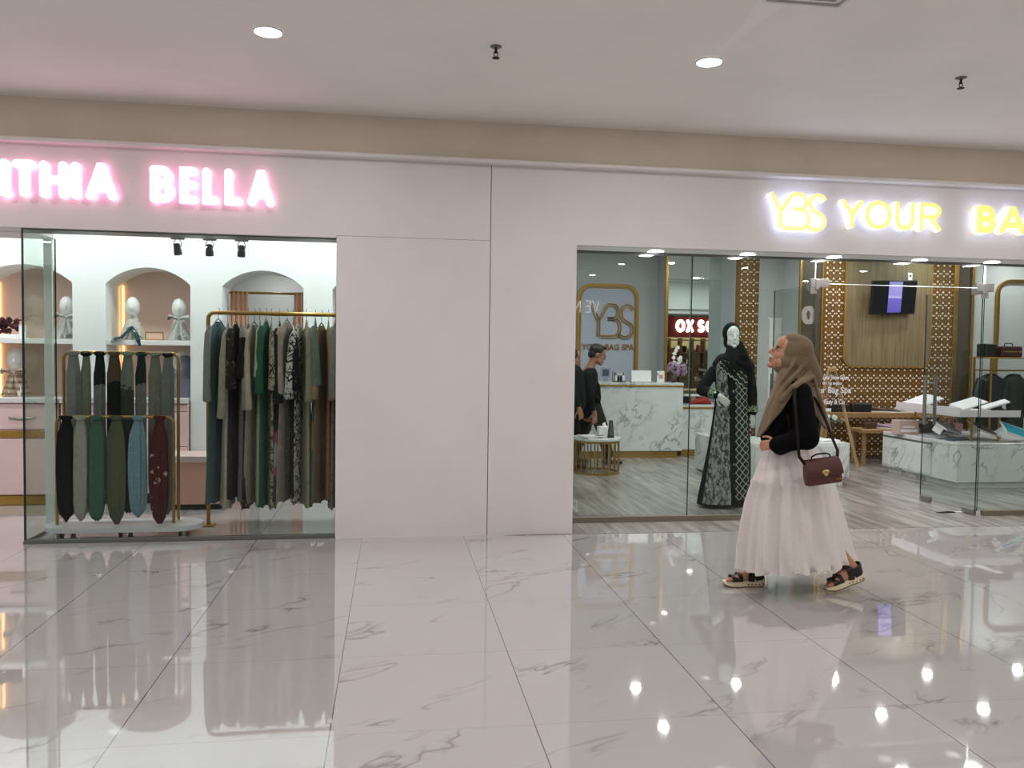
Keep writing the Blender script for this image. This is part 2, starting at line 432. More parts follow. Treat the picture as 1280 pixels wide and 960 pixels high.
b = MB(); b.box((1.425, 6.325, 2.335), (14, 6.43, 2.4)); struct('trim_shadow_gap', b, m_joint)
b = MB(); b.box((1.425, 6.43, 2.305), (14, 6.72, 2.4)); struct('ceiling_soffit', b, m_white)
b = MB(); b.box((1.425, 6.69, 2.285), (14, 6.72, 2.305)); struct('trim_glass_head', b, m_chan)
b = MB(); b.box((1.425, 6.72, 2.4), (13, 6.8, 3.1)); b.box((-6, 6.5, 2.9), (.74, 6.56, 3.1)); struct('wall_above_glazing', b, m_shopwall)
# boutique shell with arched niches
NX = [(-3.70, -2.885), (-2.60, -1.862), (-1.58, -.842), (-.575, .16)]
b = MB(); xs = [-5.6]+[v for n in NX for v in n]+[.74]
for i in range(0, len(xs), 2): b.box((xs[i], 7.9, 0 if xs[i] > -2 else .978), (xs[i+1], 8.3, 2.99))
for x0, x1 in NX:
    c, h, r = (x0+x1)/2, (x1-x0)/2, .155; R_ = (h*h+r*r)/(2*r); a = math.degrees(math.asin(h/R_))
    top = arc(c, 2.02+r-R_, R_, R_, 90+a, 90-a, 16)
    b.prism([(x0, 2.99)]+top+[(x1, 2.99)], 7.9, 8.3)
struct('wall_niches', b, m_shopwall)
b = MB(); b.box((-5.6, 8.3, 0), (-1.70, 8.36, 3)); b.box((-.7, 8.3, 0), (.74, 8.36, 3)); struct('wall_niche_back', b, m_blush)
b = MB(); b.box((-1.85, 9.3, 0), (-.5, 9.36, 3)); b.box((-1.85, 8.36, 0), (-1.8, 9.3, 3)); b.box((-.56, 8.36, 0), (-.5, 9.3, 3)); b.box((-1.85, 8.36, 2.35), (-.5, 9.3, 2.4)); struct('wall_fitting_room', b, m_greywall)
b = MB(); b.box((-5.65, 6.9, 0), (-5.6, 9, 3)); b.box((.70, 6.9, 0), (.742, 9.5, 3)); struct('wall_boutique_sides', b, m_shopwall)
b = MB()
for x0, x1 in NX[:2]: b.box((x0+.001, 7.91, 1.462), (x1-.001, 8.3, 1.508), .003)
struct('trim_niche_shelves', b, m_white)
# salon shell
b = MB(); b.box((.95, 12.1, 0), (4.02, 12.2, 3)); b.box((4.02, 11.7, 0), (4.98, 12.2, 3)); b.box((4.88, 11.2, 0), (5.62, 12.2, 3)); b.box((5.62, 10.7, 0), (11.5, 11.2, 3))
b.box((.95, 6.75, 0), (1.0, 12.2, 3)); b.box((11.5, 6.72, 0), (11.6, 12.2, 3)); struct('wall_salon', b, m_greywall)
b = MB(); b.box((5.42, 11.185, 0), (5.60, 11.2, 1.97), .003); b.box((5.40, 11.19, 1.97), (5.62, 11.2, 1.99)); struct('trim_pale_panel', b, m_white)
b = MB(); b.box((8.02, 10.68, 0), (8.24, 10.7, 3)); b.box((5.63, 10.68, 0), (5.93, 10.7, 3)); struct('trim_dark_panels', b, mat('dark bronze panel', (74, 64, 50), .5, var=.1))
b = MB()
for x0, x1, y in ((4.0, 4.045, 11.69), (5.60, 5.632, 10.685), (7.95, 8.02, 10.672), (8.235, 8.275, 10.675), (5.925, 5.945, 10.678)): b.box((x0, y-.02, 0), (x1, y+.02, 3), .003)
struct('trim_gold_strips', b, m_gold)
# pierced gold lattice: panels with little three-cornered openings over a white backing
m_lat = mat('lattice gold', (112, 80, 30), .45, .35, var=.12, vscale=9); m_tri = mat('white backing', (250, 240, 220), .6)
def lattice(name, x0, x1, z0, z1, y):
    b = MB(); b.box((x0, y-.012, z0), (x1, y, z1), 0, mi=0)
    p = .094; q = .150; nx = int((x1-x0)/p); nz = int((z1-z0)/q); ox = ((x1-x0)-nx*p)/2
    def tri(cx, cz, a, s):
        pts = [(cx+s*math.cos(a+k*2*PI/3), cz+s*math.sin(a+k*2*PI/3)) for k in range(3)]
        b.prism(pts, y-.0145, y-.011, mi=1)
    for i in range(nx):
        for j in range(nz):
            cx, cz = x0+ox+(i+.5)*p, z0+(j+.5)*q
            tri(cx, cz+.036, PI/2, .0195); tri(cx, cz-.036, PI/2, .0195) if (i+j) % 2 else tri(cx, cz-.036, -PI/2, .0195)
            tri(cx+p/2-.014, cz, PI, .0145); tri(cx+p/2+.014, cz, 0, .0145)
            for dz in (.074,):
                b.prism([(cx+p/2-.004, cz+dz), (cx+p/2, cz+dz+.006), (cx+p/2+.004, cz+dz), (cx+p/2, cz+dz-.006)], y-.0145, y-.011, mi=1)
    return struct(name, b, [m_lat, m_tri])
lattice('wall_lattice', 5.945, 7.95, .02, 2.98, 10.69)
lattice('wall_lattice_column', 4.885, 5.235, .02, 2.98, 11.195)
# mirror wall: six panes with fine seams
b = MB()
for x0, x1 in ((4.05, 4.39), (4.396, 4.915)):
    for z0, z1 in ((.0, .78), (.786, 2.55), (2.556, 2.97)): b.box((x0, 11.688, z0), (x1, 11.70, z1), .002)
struct('wall_mirror', b, m_mirror)
# ------------------------------------------------------------------ glazing
def pane(name, a, c, m=None, parent=None):
    """sheet of glass with dark green cut edges"""
    b = MB(); b.box(a, c); d = [abs(c[i]-a[i]) for i in range(3)]; k = d.index(min(d)); b.m = []
    for f in b.f:
        p = [b.v[i] for i in f]; n = (p[1]-p[0]).cross(p[2]-p[0]); b.m.append(0 if abs(n[k]) > .5*n.length else 1)
    o = build(name, b, [m or m_glass, m_edge], parent, False)
    if parent is None: o['kind'] = 'structure'
    return o
pane('window_1', (-2.64, 6.325, .03), (-.432, 6.337, 2.292))
pane('window_2', (-2.652, 6.325, .02), (-2.64, 6.905, 2.287), m_glassd)
b = MB(); b.box((-2.64, 6.31, 0), (-.432, 6.352, .03), .003); b.box((-2.655, 6.31, 0), (-2.637, 6.91, .02), .002); b.box((-2.64, 6.34, 2.28), (-.432, 6.54, 2.2895), .002); struct('trim_channel_boutique', b, m_chan)
b = MB(); b.box((-2.735, 6.907, 0), (-2.672, 6.93, 2.285), .003); struct('trim_return_post', b, mat('pale grey post', (240, 244, 240), .3))
pane('window_3', (1.425, 6.70, .05), (2.528, 6.712, 2.29), m_glassd)
pane('window_4', (2.534, 6.70, .05), (3.655, 6.712, 2.29), m_glassd)
pane('window_5', (3.66, 6.70, 2.085), (5.285, 6.712, 2.29), m_glassd)
pane('window_6', (5.305, 6.70, .05), (7.2, 6.712, 2.29), m_glassd)
b = MB(); b.box((1.425, 6.685, 0), (3.655, 6.727, .052), .003); b.box((5.36, 6.685, 0), (7.2, 6.727, .052), .003); struct('trim_channel_salon', b, m_brown)
b = MB(); b.box((2.5285, 6.70, .05), (2.5335, 6.712, 2.29)); struct('trim_glass_joint', b, m_edge)
b = MB(); b.box((3.655, 6.699, 2.125), (3.66, 6.713, 2.29)); b.box((5.287, 6.699, 2.125), (5.303, 6.713, 2.29)); b.box((3.79, 6.698, 2.0795), (5.22, 6.714, 2.0845)); struct('trim_lit_edges', b, mat('glass edge painted as lit', (232, 240, 236), .15))  # pale colour stands for light caught along the glass edges
def glass_door(name, x, y0, y1):
    """door leaf standing open at a right angle to the front"""
    o = pane(name, (x-.006, y0, .03), (x+.006, y1, 2.075), m_glassd)
    b = MB(); b.box((x-.018, y0, .008), (x+.018, y0+.16, .055), .004); build('pivot_clamp', b, m_steel, o, False)
    b = MB(); b.box((x-.018, y0-.03, 2.03), (x+.018, y0+.13, 2.12), .004); build('top_clamp', b, m_steel, o, False)
    b = MB(); b.box((x-.018, y1-.16, .008), (x+.018, y1-.01, .06), .004); build('lock_clamp', b, m_steel, o, False)
    b = MB()
    for s in (-1, 1):
        b.tube([(x+s*.055, y1-.10, .78), (x+s*.055, y1-.10, 1.27)], .016, 12)
        for z in (.86, 1.19): b.tube([(x+s*.004, y1-.10, z), (x+s*.055, y1-.10, z)], .009, 8)
    build('handle', b, m_steel, o)
    return o
glass_door('door_1', 5.295, 6.715, 7.50)
glass_door('door_2', 3.675, 6.715, 7.50)
# the hinge patches on the transom
for i, x in enumerate((3.645, 5.25)):
    b = MB(); b.box((x-.03, 6.692, 2.05), (x+.14, 6.72, 2.125), .003); b.box((x-.03 if i == 0 else x+.03, 6.695, 1.99), (x+.03 if i == 0 else x+.09, 6.717, 2.06), .003)
    struct('trim_patch_fitting', b, m_steel)
# ------------------------------------------------------------------ opposite side of the mall, seen in mirror and glass
OY = -7.4
b = MB(); b.box((-9, OY-.1, 2.9), (18, OY, 3.3)); b.box((-9, OY-.1, 0), (9.6, OY, 2.9)); b.box((14.2, OY-.1, 0), (18, OY, 2.9)); struct('wall_opposite', b, mat('dark shop fronts', (92, 88, 85), .6))
b = MB(); b.box((9.6, OY-2.5, 0), (14.2, OY-2.4, 3)); b.box((9.55, OY-2.5, 0), (9.6, OY-.1, 3)); b.box((14.2, OY-2.5, 0), (14.25, OY-.1, 3)); b.box((9.55, OY-2.5, 2.85), (14.25, OY-.1, 2.9)); b.box((9.55, OY-2.5, -.1), (14.25, OY-.1, 0.001))
struct('wall_opposite_shop', b, mat('warm shop paint', (226, 206, 180), .6))
b = MB(); b.box((9.6, OY-.08, 2.1), (14.2, OY, 2.9)); struct('wall_opposite_fascia', b, mat('red fascia', (150, 30, 34), .5))
# ------------------------------------------------------------------ ceiling fittings
m_lamp = glow('lamp diffuser', (250, 250, 255), 30)
m_lampw = glow('warm lamp diffuser', (255, 236, 214), 30)
m_ring = mat('white lamp ring', (220, 218, 216), .4)
def lamp_light(parent, r, power, col, z, spread=None):
    l = bpy.data.lights.new('downlight', 'AREA'); l.shape = 'DISK'; l.size = 2*r; l.energy = power; l.color = col
    if spread: l.spread = spread
    o = bpy.data.objects.new('bulb', l); link(o, parent); o.location = (0, 0, z); return o
def downlight(label, x, y, z, r, power, col=(1, .97, .93), group=None, m=None):
    t = thing('ceiling_light', label, 'ceiling light', (x, y, z), group)
    b = MB(); b.lathe([(r*1.12, -.0015), (r*1.12, -.006), (r*1.0, -.008), (r*.98, -.003), (r*.98, -.0015)], (x, y, z), 28); build('rim', b, m_ring, t)
    b = MB(); b.lathe([(r*.97, -.001), (r*.97, -.005)], (x, y, z), 28); build('diffuser', b, m or m_lamp, t)
    lamp_light(t, r*.9, power, col, -.012)
    return t
MALLP = 12.5
names = {(-.71, 4.8): 'round ceiling downlight above the pink shop sign', (1.89, 4.8): 'round ceiling downlight near the right of two ceiling sprinklers, above the walking woman'}
for x in (-5.91, -3.31, -.71, 1.89, 4.49, 7.09, 9.69):
    for y in (4.8, 2.4, 0, -2.4, -4.8):
        downlight(names.get((x, y), 'round ceiling downlight of the mall, beyond the frame of view'), x, y, 3.23, .075, MALLP, (1, .97, .945), 'mall ceiling downlights')
for i, (x, w) in enumerate(((2.16, 'above the left end of the bag spa window, nearest the white pillar'), (2.97, 'above the black dressed mannequin'), (3.755, 'above the left door hinge'), (4.56, 'above the television'), (5.26, 'above the right door hinge'))):
    downlight('soffit downlight '+w, x, 6.575, 2.305, .066, 5, (1, .98, .96), 'soffit downlights over the bag spa front')
for x in (1.8, 3.2, 4.6, 6.0, 7.4, 8.8):
    for y in (7.7, 9.1, 10.2):
        downlight('interior downlight of the bag spa ceiling, hidden above the header', x, y, 2.98, .06, 8.6, (1, .995, .985), 'bag spa interior downlights')
for x in (-4.3, -3.0, -1.9, -.8, .2):
    downlight('interior downlight of the boutique ceiling, hidden above the header', x, 7.3, 2.98, .06, 12.5, (.97, .995, 1), 'boutique interior downlights')
for x in (10.6, 11.9, 13.2):
    downlight('warm downlight of the shop across the mall', x, OY-1.2, 2.85, .07, 26, (1, .82, .58), 'warm downlights across the mall', m_lampw)
downlight('small unseen downlight added to brighten the fitting room, above its arch', -1.2, 8.85, 2.35, .05, 5, (1, .95, .9))  # added lamp, out of view, that brightens the fitting room niche
def sprinkler(x, y, w):
    t = thing('ceiling_sprinkler', w, 'sprinkler', (x, y, 3.23), 'ceiling sprinklers')
    b = MB(); b.lathe([(.034, 0), (.034, -.004), (.012, -.01)], (x, y, 3.23), 20); build('escutcheon', b, m_grey, t)
    b = MB(); b.tube([(x, y, 3.225), (x, y, 3.19)], .008, 10); b.tube([(x-.009, y, 3.2), (x-.012, y, 3.18), (x, y, 3.165)], .003, 6); b.tube([(x+.009, y, 3.2), (x+.012, y, 3.18), (x, y, 3.165)], .003, 6); build('nozzle', b, m_joint, t)
    b = MB(); b.lathe([(.006, -.064), (.022, -.066), (.022, -.069), (.004, -.07)], (x, y, 3.23), 20); build('deflector', b, m_joint, t)
sprinkler(.58, 4.79, 'small ceiling sprinkler near the middle of the ceiling, between the two downlights')
sprinkler(3.56, 4.78, 'small ceiling sprinkler farther right, beyond the right-hand downlight')
t = thing('ceiling_vent', 'square ceiling air vent with sooty edge, cut by the top of the photo', 'vent', (1.99, 3.66, 3.23))
b = MB()
for k in range(4):
    r = .20-.04*k
    o = rrect(-r, -r, r, r, .01, 1); stroke(b, o, .018, 0, .02, TR(1.99, 3.66, 3.208+.005*k) @ RX(-PI/2) , True)
build('louver_frame', b, m_ring, t, False)
b = MB(); b.box((1.80, 3.47, 3.222), (2.18, 3.85, 3.2295)); build('duct_plate', b, m_joint, t, False)
b = MB(); P = [(1.79, 3.86), (1.95, 3.90), (1.93, 4.2), (1.905, 4.6), (1.87, 4.62), (1.86, 4.3)]; b.add([Vector((x, y, 3.2292)) for x, y in P]+[Vector((x, y, 3.2305)) for x, y in P], [list(range(6)), list(range(11, 5, -1))]+[[i, (i+1) % 6, 6+(i+1) % 6, 6+i] for i in range(6)]); struct('trim_pale_patch', b, mat('pale ceiling patch', (243, 238, 234), .7))  # thin patch, slightly paler than the ceiling paint
b = MB()
for z in (.5, 1.0, 1.5, 2.0): b.box((9.7, OY-2.0, z), (14.1, OY-1.6, z+.04))
for k in range(9): b.box((9.8+.5*k, OY-2.02, 0), (9.86+.5*k, OY-1.58, 2.1))
for k in range(60): x = 9.9+4.1*random.random(); z = random.choice((.54, 1.04, 1.54)); b.box((x, OY-1.9, z), (x+.12+.1*random.random(), OY-1.65, z+.12+.25*random.random()), 0, mi=1+k % 3)
struct('wall_opposite_shelving', b, [mat('dark shelf', (90, 66, 48), .5), mat('stock red', (120, 50, 46), .6), mat('stock cream', (220, 204, 180), .6), mat('stock grey', (90, 88, 86), .6)])
# ================================================================== ILLUMINATED SIGNS
def G(ch):
    """letter strokes in a cap height of 1"""
    B1 = [(0, 0), (.27, 0)]+arc(.27, .26, .25, .26, -90, 90, 8)[1:]+[(.0, .52)]
    B2 = [(.0, .52), (.25, .52)]+arc(.25, .76, .22, .24, -90, 90, 8)[1:]+[(0, 1)]
    D = {'N': [[(0, 0), (0, 1)], [(0, 1), (.58, 0)], [(.58, 0), (.58, 1)]], 'T': [[(0, 1), (.62, 1)], [(.31, 1), (.31, 0)]], 'H': [[(0, 0), (0, 1)], [(.56, 0), (.56, 1)], [(0, .5), (.56, .5)]],
         'I': [[(0, 0), (0, 1)]], 'A': [[(0, 0), (.31, 1), (.35, 1)], [(.66, 0), (.35, 1), (.31, 1)], [(.12, .28), (.54, .28)]], 'B': [[(0, 0), (0, 1)], B1, B2],
         'E': [[(.46, 0), (0, 0), (0, 1), (.46, 1)], [(0, .52), (.42, .52)]], 'L': [[(0, 1), (0, 0), (.46, 0)]],
         'Y': [[(0, 1), (.33, .5), (.66, 1)], [(.33, .5), (.33, 0)]], 'O': [arc(.42, .5, .42, .5, 90, 450, 28)],
         'U': [[(0, 1), (0, .36)]+arc(.29, .36, .29, .36, 180, 360, 12)[1:]+[(.58, 1)]], 'R': [[(0, 0), (0, 1), (.3, 1)]+arc(.3, .75, .25, .25, 90, -90, 8)[1:]+[(0, .5)], [(.28, .5), (.56, 0)]],
         'G': [arc(.45, .5, .45, .5, 50, 320, 22)+[(.86, .45), (.5, .45)]], 'S': [arc(.27, .74, .25, .26, 40, 270, 12)+arc(.27, .24, .27, .24, 90, -140, 12)[1:]],
         'V': [[(0, 1), (.3, 0), (.6, 1)]], 'X': [[(0, 0), (.6, 1)], [(0, 1), (.6, 0)]]}
    return D[ch]
def channel_letter(parent, ch, x, z, h, w, y0, y1, mats, sx=1.0, bk=None):
    b = MB()
    for s in G(ch):
        p = [(x+w/2+q[0]*(h-w)*sx, z+w/2+q[1]*(h-w)) for q in s]
        cl = (p[0][0]-p[-1][0])**2+(p[0][1]-p[-1][1])**2 < 1e-6
        stroke(b, p[:-1] if cl else p, w, y0, y1, None, cl, 0, 1)
        if not cl:
            for e in (p[0], p[-1]): b.prism(arc(e[0], e[1], w/2, w/2, 0, 330, 11), y0+.0006, y1, mi=0, side=1)
    return build('letter', b, mats, parent, False)
m_pface = glow('pink lit letter face', (255, 228, 244), 1.35); m_pside = glow('pink lit letter edge', (255, 184, 222), 1.3, (250, 190, 225))
t = thing('illuminated_sign', 'pink glowing shop sign lettering NTHIA BELLA on the wall above the boutique', 'sign', (-1.75, FY, 2.5))
yl = (FY-.085, FY-.02)
GW = {'N': .58, 'T': .62, 'H': .56, 'I': 0, 'A': .66, 'B': .52, 'E': .46, 'L': .46, 'Y': .66, 'O': .84, 'U': .58, 'R': .56, 'G': .86, 'S': .54, 'X': .6, 'V': .6}
def fit(t, ch, x0, x1, z, h, w, mats): channel_letter(t, ch, x0, z, h, w, FY-.075, FY-.02, mats, 1 if ch == 'I' else (x1-x0-w)/(h-w)/GW[ch])
for ch, x0, x1 in (('N', -2.87, -2.69), ('T', -2.665, -2.515), ('H', -2.487, -2.303), ('I', -2.278, -2.22), ('A', -2.182, -1.972), ('B', -1.745, -1.578), ('E', -1.542, -1.415), ('L', -1.385, -1.268), ('L', -1.229, -1.103), ('A', -1.066, -.878)):
    fit(t, ch, x0, x1, 2.493, .262, .058, [m_pface, m_pside])
m_yface = glow('yellow letter face', (247, 240, 160), .66, (236, 214, 90)); m_yside = glow('white lit letter edge', (222, 230, 255), 1.9)
m_yface2 = glow('pale yellow letter face', (246, 240, 170), .7, (236, 214, 120))
t = thing('illuminated_sign', 'yellow and white glowing sign lettering YBS YOUR BAG above the bag spa', 'sign', (4.2, FY, 2.5))
for ch, x0, x1, w in (('Y', 3.605, 3.80, .037), ('O', 3.815, 4.055, .037), ('U', 4.085, 4.26, .037), ('R', 4.305, 4.505, .037), ('B', 4.825, 5.01, .062), ('A', 5.035, 5.29, .058), ('G', 5.325, 5.56, .058)):
    fit(t, ch, x0, x1, 2.495, .235, w, [m_yface, m_yside])
def logo_strokes(x, z, h, sx=1.0):
    """interlaced Y B S monogram as single lines: list of (polyline)"""
    P = lambda l: [(x+px*h*sx, z+pz*h) for px, pz in l]
    Y = [(.0, 1.0), (.30, .48), (.30, .0)]; Y2 = [(.66, .98), (.30, .48)]
    B_ = [(.66, .98), (.88, .98)]+arc(.88, .765, .2, .215, 90, -90, 10)[1:]+[(.66, .55)]
    Bb = [(.66, .55), (.88, .55)]+arc(.90, .275, .26, .275, 90, -90, 12)[1:]+[(.36, .0)]
    S_ = arc(1.44, .72, .25, .25, 25, 230, 12)+arc(1.36, .22, .30, .24, 70, -150, 14)
    return [P(Y), P(Y2), P(B_), P(Bb), P(S_)]
b = MB()
for p in logo_strokes(2.995, 2.475, .28, 1.0): stroke(b, [(2.995+(q[0]-2.995)*1.0, q[1]) for q in p], .036, FY-.085, FY-.02, None, False, 0, 1)
build('monogram', b, [m_yface2, m_yside], t, False)
# signs across the mall (read backwards in the mirror and the glass)
m_sg = glow('white sign letter', (255, 250, 248), 6)
t = thing('illuminated_sign', 'white lettering on the red fascia across the mall, mirrored behind the mannequin', 'sign', (11.8, OY, 2.5))
for ch, xo in (('O', 0), ('X', .38), ('S', .80), ('O', 1.10)):
    channel_letter(t, ch, 10.98+xo*1.12, 2.3, .50, .115, OY+.01, OY+.06, [m_sg, m_sg], .8)
o = thing('illuminated_sign', 'small white outline lettering across the mall, reflected backwards in the left bag spa pane', 'sign', (4.5, OY, 2.6))
b = MB()
for ch, xo in (('N', 0), ('E', .24), ('V', .45)):
    for s in G(ch): stroke(b, [(4.66+xo*1.1+(.6-q[0])*.26, 2.5+q[1]*.3) for q in s], .028, OY+.01, OY+.05)
build('letter', b, m_sg, o, False)
# ================================================================== BOUTIQUE (left shop)
# ------------------------------------------------------------------ track and spotlights
t = thing('light_track', 'grey ceiling track carrying three spotlights over the boutique window', 'light track', (-1.45, 6.62, 2.36))
b = MB(); b.box((-1.98, 6.60, 2.30), (-1.0, 6.64, 2.325), .004); build('track_body', b, m_grey, t, False)
b = MB()
for x in (-1.9, -1.05): b.tube([(x, 6.62, 2.325), (x, 6.62, 2.98)], .008, 8)
build('hanger_rod', b, m_grey, t)
for i, (px, w) in enumerate(((222, 'leftmost of the three spotlights on the boutique track'), (262, 'middle of the three spotlights on the boutique track'), (302, 'rightmost of the three spotlights on the boutique track'))):
    x = ax(px, 310, 6.62); t = thing('spotlight', 'dark grey spotlight, '+w, 'spotlight', (x, 6.62, 2.335), 'track spotlights')
    b = MB(); b.box((x-.05, 6.605, 2.278), (x+.05, 6.635, 2.2995), .004); build('adapter', b, m_grey, t, False)
    b = MB(); b.tube([(x-.015, 6.62, 2.278), (x-.03, 6.62, 2.25), (x-.026, 6.615, 2.222)], .0035, 6); b.tube([(x+.015, 6.62, 2.278), (x+.03, 6.62, 2.25), (x+.026, 6.615, 2.222)], .0035, 6); build('yoke', b, m_grey, t)
    R = RZ(.3*(i-1)).to_3x3() @ Matrix.Rotation(.28, 3, 'X')
    b = MB(); b.lathe([(.01, .045), (.024, .04), (.026, .0), (.03, -.004), (.03, -.045), (.025, -.047), (.023, -.03)], (x, 6.615, 2.205), 20, R); build('lamp_head', b, mat('spot grey', (74, 80, 76), .5, .2), t)
# ------------------------------------------------------------------ pink counters
def cabinet(label, x0, x1, y0, drawers, gold):
    t = thing('pink_cabinet', label, 'cabinet', ((x0+x1)/2, y0, 0))
    b = MB(); b.box((x0, y0+.012, .09), (x1, 8.29, .925), .003); build('carcass', b, m_pink, t, False)
    b = MB(); b.box((x0-.005, y0-.02, .927), (x1, 8.295, .975), .004); build('worktop', b, m_marb2, t, False)
    b = MB(); b.box((x0, y0+.004, .004), (x1, 8.2, .085), .002); build('plinth', b, m_goldm if gold else m_joint, t, False)
    if gold: b = MB(); b.box((x0, y0-.006, .615), (x1, y0+.011, .675), .002); build('gold_strip', b, m_goldm, t, False)
    for q0, q1 in drawers:
        for z0, z1 in (((.69, .915), (.10, .60)) if gold else ((.855, .915), (.53, .845), (.10, .52))):
            b = MB(); b.box((q0+.004, y0-.006, z0), (q1-.004, y0+.011, z1), .003); d = build('drawer', b, m_pink, t, False)
            if gold and z0 > .6:
                b = MB(); c = (q0+q1)/2; b.tube([(c-.11, y0-.006, .80), (c-.09, y0-.035, .79), (c, y0-.042, .785), (c+.09, y0-.035, .79), (c+.11, y0-.006, .80)], [.006, .011, .016, .011, .006], 10); build('handle', b, m_steel, d)
    return t
cabinet('long pink drawer counter with gold strips under the left niche', -5.0, -3.0, 7.86, ((-5.0, -4.2), (-4.2, -3.6), (-3.6, -3.0)), True)
cabinet('plain pink drawer counter behind the scarf stand', -2.98, -1.875, 7.865, ((-2.98, -2.43), (-2.43, -1.875)), False)
t = thing('low_bench', 'low peach bench block on a dark plinth below the white column', 'bench', (-1.78, 7.7, 0))
b = MB(); b.box((-2.06, 7.52, .05), (-1.5, 7.86, .42), .006); build('body', b, m_peach, t, False)
b = MB(); b.box((-2.065, 7.515, .42), (-1.495, 7.862, .49), .012); build('seat_pad', b, m_pink, t)
b = MB(); b.box((-2.04, 7.55, 0), (-1.52, 7.84, .05)); build('plinth', b, m_joint, t, False)
# ------------------------------------------------------------------ warm light strips in the niches
m_led = glow('warm light strip', (255, 210, 144), 2.6)
for x, w in ((-3.675, 'left niche of the boutique wall'), (-2.575, 'middle niche of the boutique wall')):
    t = thing('light_strip', 'warm glowing light strip up the inner corner of the '+w, 'light strip', (x, 8.28, 1.0), 'niche light strips')
    b = MB(); b.box((x, 8.275, .985), (x+.012, 8.295, 1.455)); b.box((x, 8.275, 1.52), (x+.012, 8.295, 2.03)); build('strip', b, m_led, t, False)
# ------------------------------------------------------------------ display heads
def display_head(label, x, y, z, h, m, style, turn=0, lean=0):
    t = thing('mannequin_bust', label, 'mannequin head', (x, y, z), 'display heads in the niches')
    s = h/.41; R = RZ(turn).to_3x3()
    def P(a, b_, c): return R @ Vector((a*s, b_*s, c*s))+Vector((x, y, z))
    b = MB(); b.ell(P(0, 0, .315), (.066*s, .08*s, .098*s), R @ Matrix.Rotation(-.12, 3, 'X'), 20); b.ell(P(0, -.02, .265), (.045*s, .05*s, .055*s), R, 16)
    b.ell(P(0, -.08, .305), (.009*s, .012*s, .022*s), R, 10); b.tube([P(0, .01, .26), P(0, .012, .17), P(0, .012, .12)], [.042*s, .04*s, .055*s], 16)
    b.lathe([(.02, .13), (.075, .105), (.085, .05), (.08, 0)], (x, y, z), 20, None, sx=s, sy=s*.8)
    hd = build('head', b, m_mann, t)
    def cloth(r0, r1, z0, z1, fold, seed, m_, nm, squ=1):
        b = MB(); rings = []
        for i in range(9):
            u = i/8; q = []
            for k in range(40):
                a = 2*PI*k/40; rr = (r0+(r1-r0)*u**.8)*(1+fold*u*math.sin(7*a+seed)+.5*fold*u*math.sin(13*a+2*seed))
                q.append(P(rr*math.cos(a), rr*math.sin(a)*.72*squ, z0+(z1-z0)*u))
            rings.append(q)
        b.loft(rings); build(nm, b, m_, t)
    if style == 'bow':
        cloth(.042, .105, .215, .004, .13, x*9, m, 'scarf')
        b = MB()
        for sg in (-1, 1): b.tube([P(0, -.075, .20), P(sg*.035, -.09, .218), P(sg*.08, -.085, .228), P(sg*.092, -.07, .20)], [.010*s, .028*s, .036*s, .016*s], 10, flat=.6)
        b.ell(P(0, -.082, .202), (.015*s, .012*s, .015*s), None, 10)
        for sg in (-1, 1): b.tube([P(sg*.006, -.085, .195), P(sg*.02, -.098, .13), P(sg*.034, -.092, .05)], [.008*s, .016*s, .02*s], 8, flat=.5)
        build('bow', b, m, t)
    elif style == 'hood':
        b = MB(); rings = []
        for i in range(12):
            u = i/11; zz = .40-.40*u; rr = [.03, .075, .095, .1, .098, .088, .082, .09, .105, .115, .12, .122][i]; q = []
            for k in range(40):
                a = 2*PI*k/40; f = 1+.05*min(1, u*2)*math.sin(5*a+u*9)
                yy = rr*math.sin(a)*f; q.append(P(rr*.85*math.cos(a)*f, max(yy, -.05-.02*u) if .08 < u < .42 else yy, zz))
            rings.append(q)
        b.loft(rings); build('hijab', b, m, t)
    elif style == 'drape':
        cloth(.045, .12, .215, .004, .10, 2.0, m, 'scarf')
        b = MB()
        for sg, e in ((-1, P(-.17, -.13, -.02)), (1, P(.09, -.15, -.05))):
            b.tube([P(.0, -.07, .13), P(sg*.035, -.10, .08), P(sg*.07-.01, -.13, .02), (P(sg*.07-.01, -.13, .02)+e)/2+Vector((0, -.02, .01)), e], [.012*s, .022*s, .03*s, .03*s, .024*s], 10, flat=.35)
        build('scarf_tail', b, m_teal, t)
    return t
m_teal = pattern('teal and ivory print', (34, 62, 66), 'blotch', ((140, 168, 166),), 22, .42)
m_ivory = pattern('ivory floral', (196, 192, 182), 'blotch', ((110, 132, 120), (176, 132, 134)), 18, .36)
m_silk = pattern('pale grey satin', (186, 188, 182), 'blotch', ((120, 122, 112),), 9, .38, .5)
zs = 1.509; 
display_head('white display head with grey satin scarf and bow on the left niche shelf', ax(84, 400, 8.08), 8.08, zs, .40, m_silk, 'bow', .25)
display_head('white display head in ivory floral scarf with teal tails over the shelf edge', ax(166, 400, 8.05), 8.05, zs, .40, m_ivory, 'drape', .15)
display_head('white display head with grey bow scarf at the right of the middle niche', ax(224, 400, 8.08), 8.08, zs, .40, m_silk, 'bow', .2)
display_head('white display head with crumpled beige scarf standing low on the pink counter', ax(20, 470, 8.06), 8.06, .976, .44, pattern('beige crinkle', (172, 156, 132), 'stripe', ((128, 112, 92),), 6, .35), 'bow', .2)
display_head('display head wrapped in a lavender grey hijab low on the counter behind the stand', ax(227, 475, 8.06), 8.06, .976, .43, mat('lavender grey jersey', (112, 112, 128), .8, bmp=.4, bscale=30), 'hood', -.6)
